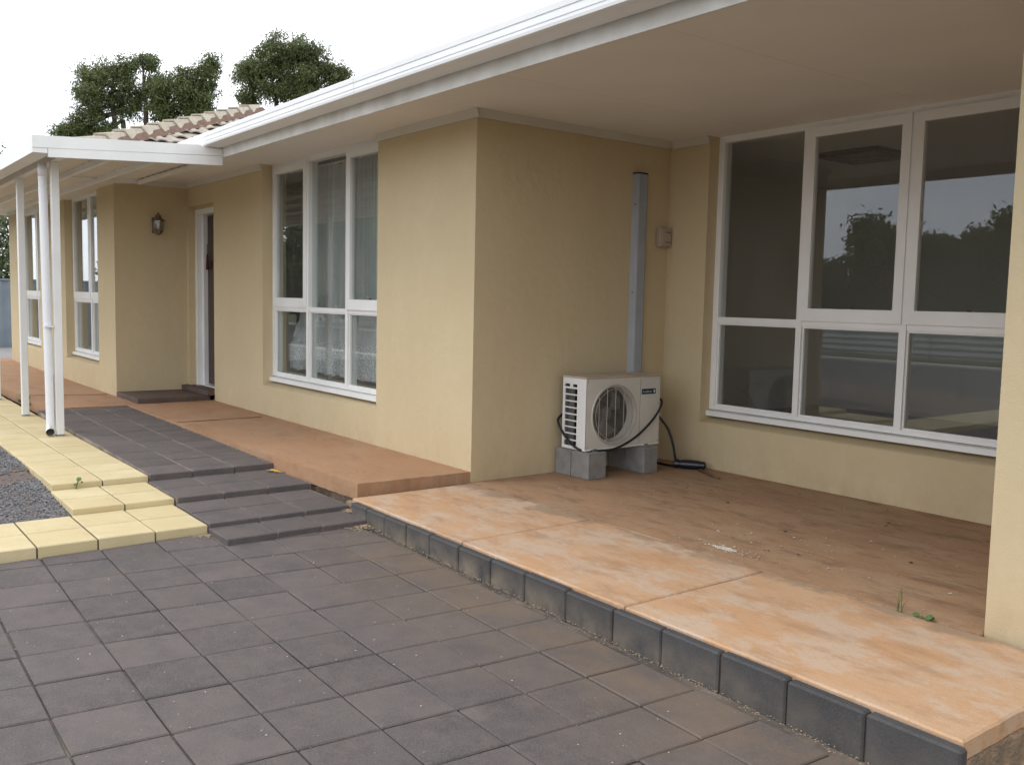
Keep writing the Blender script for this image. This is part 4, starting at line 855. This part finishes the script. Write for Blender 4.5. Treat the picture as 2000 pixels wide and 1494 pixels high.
# ------------------------------------------------------------------ trees
def leaves_mesh(name, clusters, nspray, per, L, Wd, spread, droop, seed, sub=False):
    g = np.random.default_rng(seed); C = []
    tot = sum(c[3] * c[4] * c[5] for c in clusters) ** .0 and sum((c[3] * c[4] * c[5]) ** .7 for c in clusters)
    for c in clusters:
        ns = max(4, int(nspray * (c[3] * c[4] * c[5]) ** .7 / tot)); d = g.normal(size=(ns, 3)); d /= np.linalg.norm(d, axis=1)[:, None]; r_ = g.uniform(.3, 1.12, (ns, 1)) ** .8
        if sub:
            nc = 16; sd = g.normal(size=(nc, 3)); sd /= np.linalg.norm(sd, axis=1)[:, None]; sc0 = sd * g.uniform(.35, 1.0, (nc, 1)) * np.array(c[3:6]); w_ = g.integers(0, nc, ns)
            C.append(np.array(c[:3]) + sc0[w_] + d * r_ * np.array(c[3:6]) * .5 * g.uniform(.6, 1.15, (nc, 1))[w_])
        else: C.append(np.array(c[:3]) + d * r_ * np.array(c[3:6]))
    C = np.concatenate(C); P = np.repeat(C, per, 0); n = len(P); sc_ = np.repeat(g.uniform(.5, 1.3, (len(C), 1)), per, 0); P = P + np.clip(g.normal(size=(n, 3)), -1.5, 1.5) * spread * sc_ * np.array([1, 1, .7])
    D = g.normal(size=(n, 3)); D[:, 2] -= droop; D /= np.linalg.norm(D, axis=1)[:, None]; U = np.cross(D, g.normal(size=(n, 3))); U /= np.linalg.norm(U, axis=1)[:, None] + 1e-9
    ln = g.uniform(.6, 1.25, (n, 1)) * L; V = np.stack([P, P + D * ln * .45 + U * Wd, P + D * ln, P + D * ln * .45 - U * Wd], 1).reshape(-1, 3)
    me = bpy.data.meshes.new(name); me.vertices.add(4 * n); me.vertices.foreach_set('co', V.ravel()); me.loops.add(4 * n); me.loops.foreach_set('vertex_index', np.arange(4 * n)); me.polygons.add(n); me.polygons.foreach_set('loop_start', np.arange(0, 4 * n, 4)); me.polygons.foreach_set('loop_total', np.full(n, 4)); me.update(); me.validate()
    return me
def tree(name, label, base, clusters, forks, trunk_r, nspray, per, L, Wd, spread, seed, mat=None, group=None, droop=.5, ztop=None):
    t = thing(name, label, 'tree' if 'shrub' not in name else 'shrub', base, group)
    me = leaves_mesh('crown', [(c[0] - base[0], c[1] - base[1], c[2] - base[2], *c[3:]) for c in clusters], nspray, per, L, Wd, spread, droop, seed, name == 'gum_tree'); me.materials.append(mat or M_LEAF); o = link_mesh('crown', me, t)
    g = random.Random(seed); m = MB(); b = Vector(base)
    for f in forks:
        f = Vector(f); mid = b.lerp(f, .5) + Vector((g.uniform(-.2, .2), g.uniform(-.2, .2), 0)); m.tube(catmull([b + (Vector((g.uniform(-.1, .1), g.uniform(-.1, .1), 0))), mid, f], 5), [trunk_r * (1 - .45 * k / 10) for k in range(11)], 8)
    for c in clusters:
        c_ = Vector(c[:3]); f = min((Vector(x) for x in forks), key=lambda q: (q - c_).length); d = c_ - f
        mid = f + d * .5 + Vector((g.uniform(-.2, .2), g.uniform(-.2, .2), g.uniform(.0, .25))) * min(1, d.length * .4); end = f + d * 1.15
        pts = catmull([f, mid, end], 5); m.tube(pts, [trunk_r * .42 * (1 - .85 * k / 10) + .008 for k in range(11)], 6)
        for k in range(6):
            q = pts[g.randint(3, 10)]; e = c_ + Vector((g.gauss(0, c[3] * .6), g.gauss(0, c[4] * .6), g.gauss(0, c[5] * .6))); m.tube([q, q.lerp(e, .5) + Vector((0, 0, .08)), e], [.034, .02, .008], 4)
    obj('trunk', m, M_BARK, t, smooth=True, recalc=False); return t
TL = [(-34.15, 5.87, 8.93, .87, .7, .87), (-34.28, 5.51, 7.6, .79, .56, .59), (-34.7, 4.91, 7.25, .52, .32, .28), (-33.71, 6.52, 9.5, .79, .54, .56), (-33.1, 7.41, 10.08, .52, .36, .4), (-33.34, 6.88, 8.63, .69, .52, .59), (-32.63, 7.84, 8.85, .69, .58, .75), (-32.12, 8.56, 9.26, .79, .57, .63), (-31.66, 9.2, 9.48, .63, .46, .52), (-31.71, 9.01, 8.58, .69, .53, .63), (-32.32, 8.12, 8.01, .79, .52, .52), (-31.48, 9.22, 8.1, .56, .43, .52), (-31.42, 9.58, 9.98, .3, .29, .44), (-33.66, 6.29, 7.37, .67, .38, .28)]
TR = [(-33.49, 11.88, 10.31, .86, .65, .77), (-33.52, 11.72, 9.5, .64, .41, .39), (-33.03, 12.6, 11.14, .86, .62, .69), (-32.47, 13.37, 11.46, .86, .57, .56), (-31.83, 14.17, 11.19, .73, .55, .64), (-31.5, 14.48, 10.38, .77, .55, .6), (-32.18, 13.59, 10.36, .97, .69, .75), (-32.81, 12.72, 10.02, .86, .6, .64), (-31.98, 13.73, 9.55, .97, .56, .43), (-31.17, 14.92, 10.5, .34, .26, .3)]
TLf = [(-33.39, 6.7, 7.83), (-33.63, 6.42, 8.08), (-32.88, 7.42, 8.24), (-31.84, 8.75, 8.08)]
TRf = [(-33.26, 12.01, 9.14), (-32.76, 12.7, 9.48), (-31.98, 13.73, 9.51)]
TL = [(*c[:3], c[3] * 1.18, c[4] * 1.3, c[5] * 1.15) for c in TL]; TR = [(*c[:3], c[3] * 1.12, c[4] * 1.3, c[5] * 1.12) for c in TR]
tree('gum_tree', 'dark green spreading gum tree rising behind the tiled hip, left one', (-33.0, 7.1, -.4), TL, TLf, .17, 2300, 22, .15, .021, .15, 11, group='gum trees behind the roof')
tree('gum_tree', 'dark green spreading gum tree rising behind the gutter, right one', (-32.7, 12.8, -.4), TR, TRf, .17, 1900, 22, .15, .021, .15, 12, group='gum trees behind the roof')
tree('flowering_shrub', 'pale flowering shrub beyond the side fence at far left', (-22.4, .75, -.4), [(-22.3, .5, 2.4, .7, .8, .7), (-22.1, .9, 1.6, .6, .7, .7), (-22.4, 1.4, 3.0, .6, .7, .6), (-22.3, -.4, 1.9, .6, .7, .7), (-22.2, -1.0, 1.4, .5, .6, .5), (-22.4, .2, 3.2, .4, .5, .45)], [(-22.4, .6, 1.0)], .07, 330, 22, .13, .035, .18, 14, M_LEAF2)
tree('thin_tree', 'thin tree tip showing above the verandah corner at far left', (-34.2, 2.3, -.4), [(-34.2, 2.3, 6.3, .25, .3, .35), (-34.3, 2.1, 5.8, .3, .3, .3)], [(-34.2, 2.3, 4.5)], .06, 16, 14, .2, .03, .2, 15)

# side fence at far left
fn = thing('side_fence', 'grey corrugated steel fence at the far left end of the house', 'fence', (-19, 1, -.4))
for k in range(14):
    y0 = -6 + k * .8; m = MB(); q = []
    for j in range(17): q.append((-19 + (.0 if j % 4 in (0, 1) else .03), y0 + j * .05 - .002))
    nq = len(q); m.add([(x, y, -.3) for x, y in q] + [(x, y, 1.42) for x, y in q], [(j, j + 1, nq + j + 1, nq + j) for j in range(nq - 1)]); m.add([(x - .004, y, -.3) for x, y in q] + [(x - .004, y, 1.42) for x, y in q], [(j, nq + j, nq + j + 1, j + 1) for j in range(nq - 1)])
    obj('fence_sheet', m, M_FENCE, fn, recalc=False)
obj('top_rail', MB().box(-19.02, -18.95, -6.05, 5.25, 1.42, 1.46), M_FENCE, fn)
tag(obj('side_path', MB().box(-18.8, -12.7, -6, 6, -.39, -.1), simple('grey_concrete', (.26, .25, .24), .9, (.2, .19, .18), 4)), 'grey concrete path at the far left end of the house', 'path', kind='structure')

# front yard that the windows mirror
tag(obj('driveway', MB().box(-60, 40, -17.4, -8.5, -.395, -.37), M_ASPH), 'dark asphalt driveway across the front yard', 'driveway', kind='structure')
tag(obj('driveway_edge', MB().box(-60, 40, -8.5, -8.1, -.395, -.3).box(-60, 40, -17.8, -17.4, -.395, -.3), M_WHITEC), 'pale concrete edging of the asphalt driveway', 'kerb', kind='structure')
ff = thing('front_fence', 'low pale ribbed steel fence across the front yard, mirrored in the patio window', 'fence', (-10, -20.5, -.4))
for k in range(24):
    x0 = -46 + k * 3; m = MB(); q = []
    for j in range(21): q.append((-20.5 + (0 if j % 4 in (0, 1) else .05), -.3 + j * .05))
    nq = len(q); m.add([(x0, y, z) for y, z in q] + [(x0 + 2.98, y, z) for y, z in q], [(j, j + 1, nq + j + 1, nq + j) for j in range(nq - 1)]); obj('fence_sheet', m, simple('pale_steel_sheet', (.58, .59, .59), .5) if k == 0 else bpy.data.materials['pale_steel_sheet'], ff, recalc=False)
    obj('fence_post', MB().box(x0 - .04, x0 + .04, -20.56, -20.5, -.4, .78), M_STEEL, ff)
def yard_tree(idx, x, y, h, w, lab, n=520):
    g = random.Random(50 + idx); cl_ = []
    for k in range(13):
        a = g.uniform(0, 6.28); r_ = g.uniform(.1, .75) * w; cl_.append((x + r_ * math.cos(a), y + r_ * math.sin(a), -.4 + h * g.uniform(.26, .88), w * g.uniform(.28, .42), w * g.uniform(.28, .42), h * g.uniform(.1, .16)))
    tree('yard_tree', lab, (x, y, -.4), cl_, [(x + .2, y, h * .33), (x - .3, y + .3, h * .36)], .03 * h, n, 18, .05 * h, .011 * h, .055 * h, 70 + idx, group='trees across the front yard')
yard_tree(0, -32, -53, 8.4, 2.9, 'tallest round tree mirrored in the middle patio casement')
yard_tree(1, -29.2, -55, 6.7, 2.7, 'low bushy tree mirrored between the two patio casements')
yard_tree(2, -26.9, -56, 7.2, 2.5, 'rounded tree mirrored in the middle of the right patio casement')
yard_tree(3, -24.2, -57, 8.8, 2.9, 'tall tree mirrored at the right edge of the right patio casement')
yard_tree(4, -35.3, -51, 6.2, 2.7, 'broad tree mirrored at the left edge of the reflected yard')
yard_tree(5, -24, -11.5, 6.2, 2.2, 'nearer leafy tree mirrored in the curtained window')
yard_tree(6, -38, -16, 7.0, 3.0, 'leafy tree mirrored in the window beside the downpipe')
yard_tree(7, -52, -40, 8.0, 5.0, 'broad tree behind the nearer trees of the front yard')
yard_tree(8, -20, -59, 7.0, 3.0, 'wide tree at the right end of the mirrored tree line')
hd_ = MB()
me = leaves_mesh('tree_line', [(-60 + k * 6.5, -78 - 3 * math.sin(k), 1.8 + .8 * math.sin(k * 2.1), 4.5, 2, 3.0) for k in range(12)] + [(-72, -20 - k * 6, 1.8, 2, 4, 2.2) for k in range(9)], 3800, 14, .7, .17, .6, .3, 33); me.materials.append(M_LEAF)
tag(link_mesh('tree_line', me), 'far belt of scrub closing off the field', 'scrub', kind='stuff')
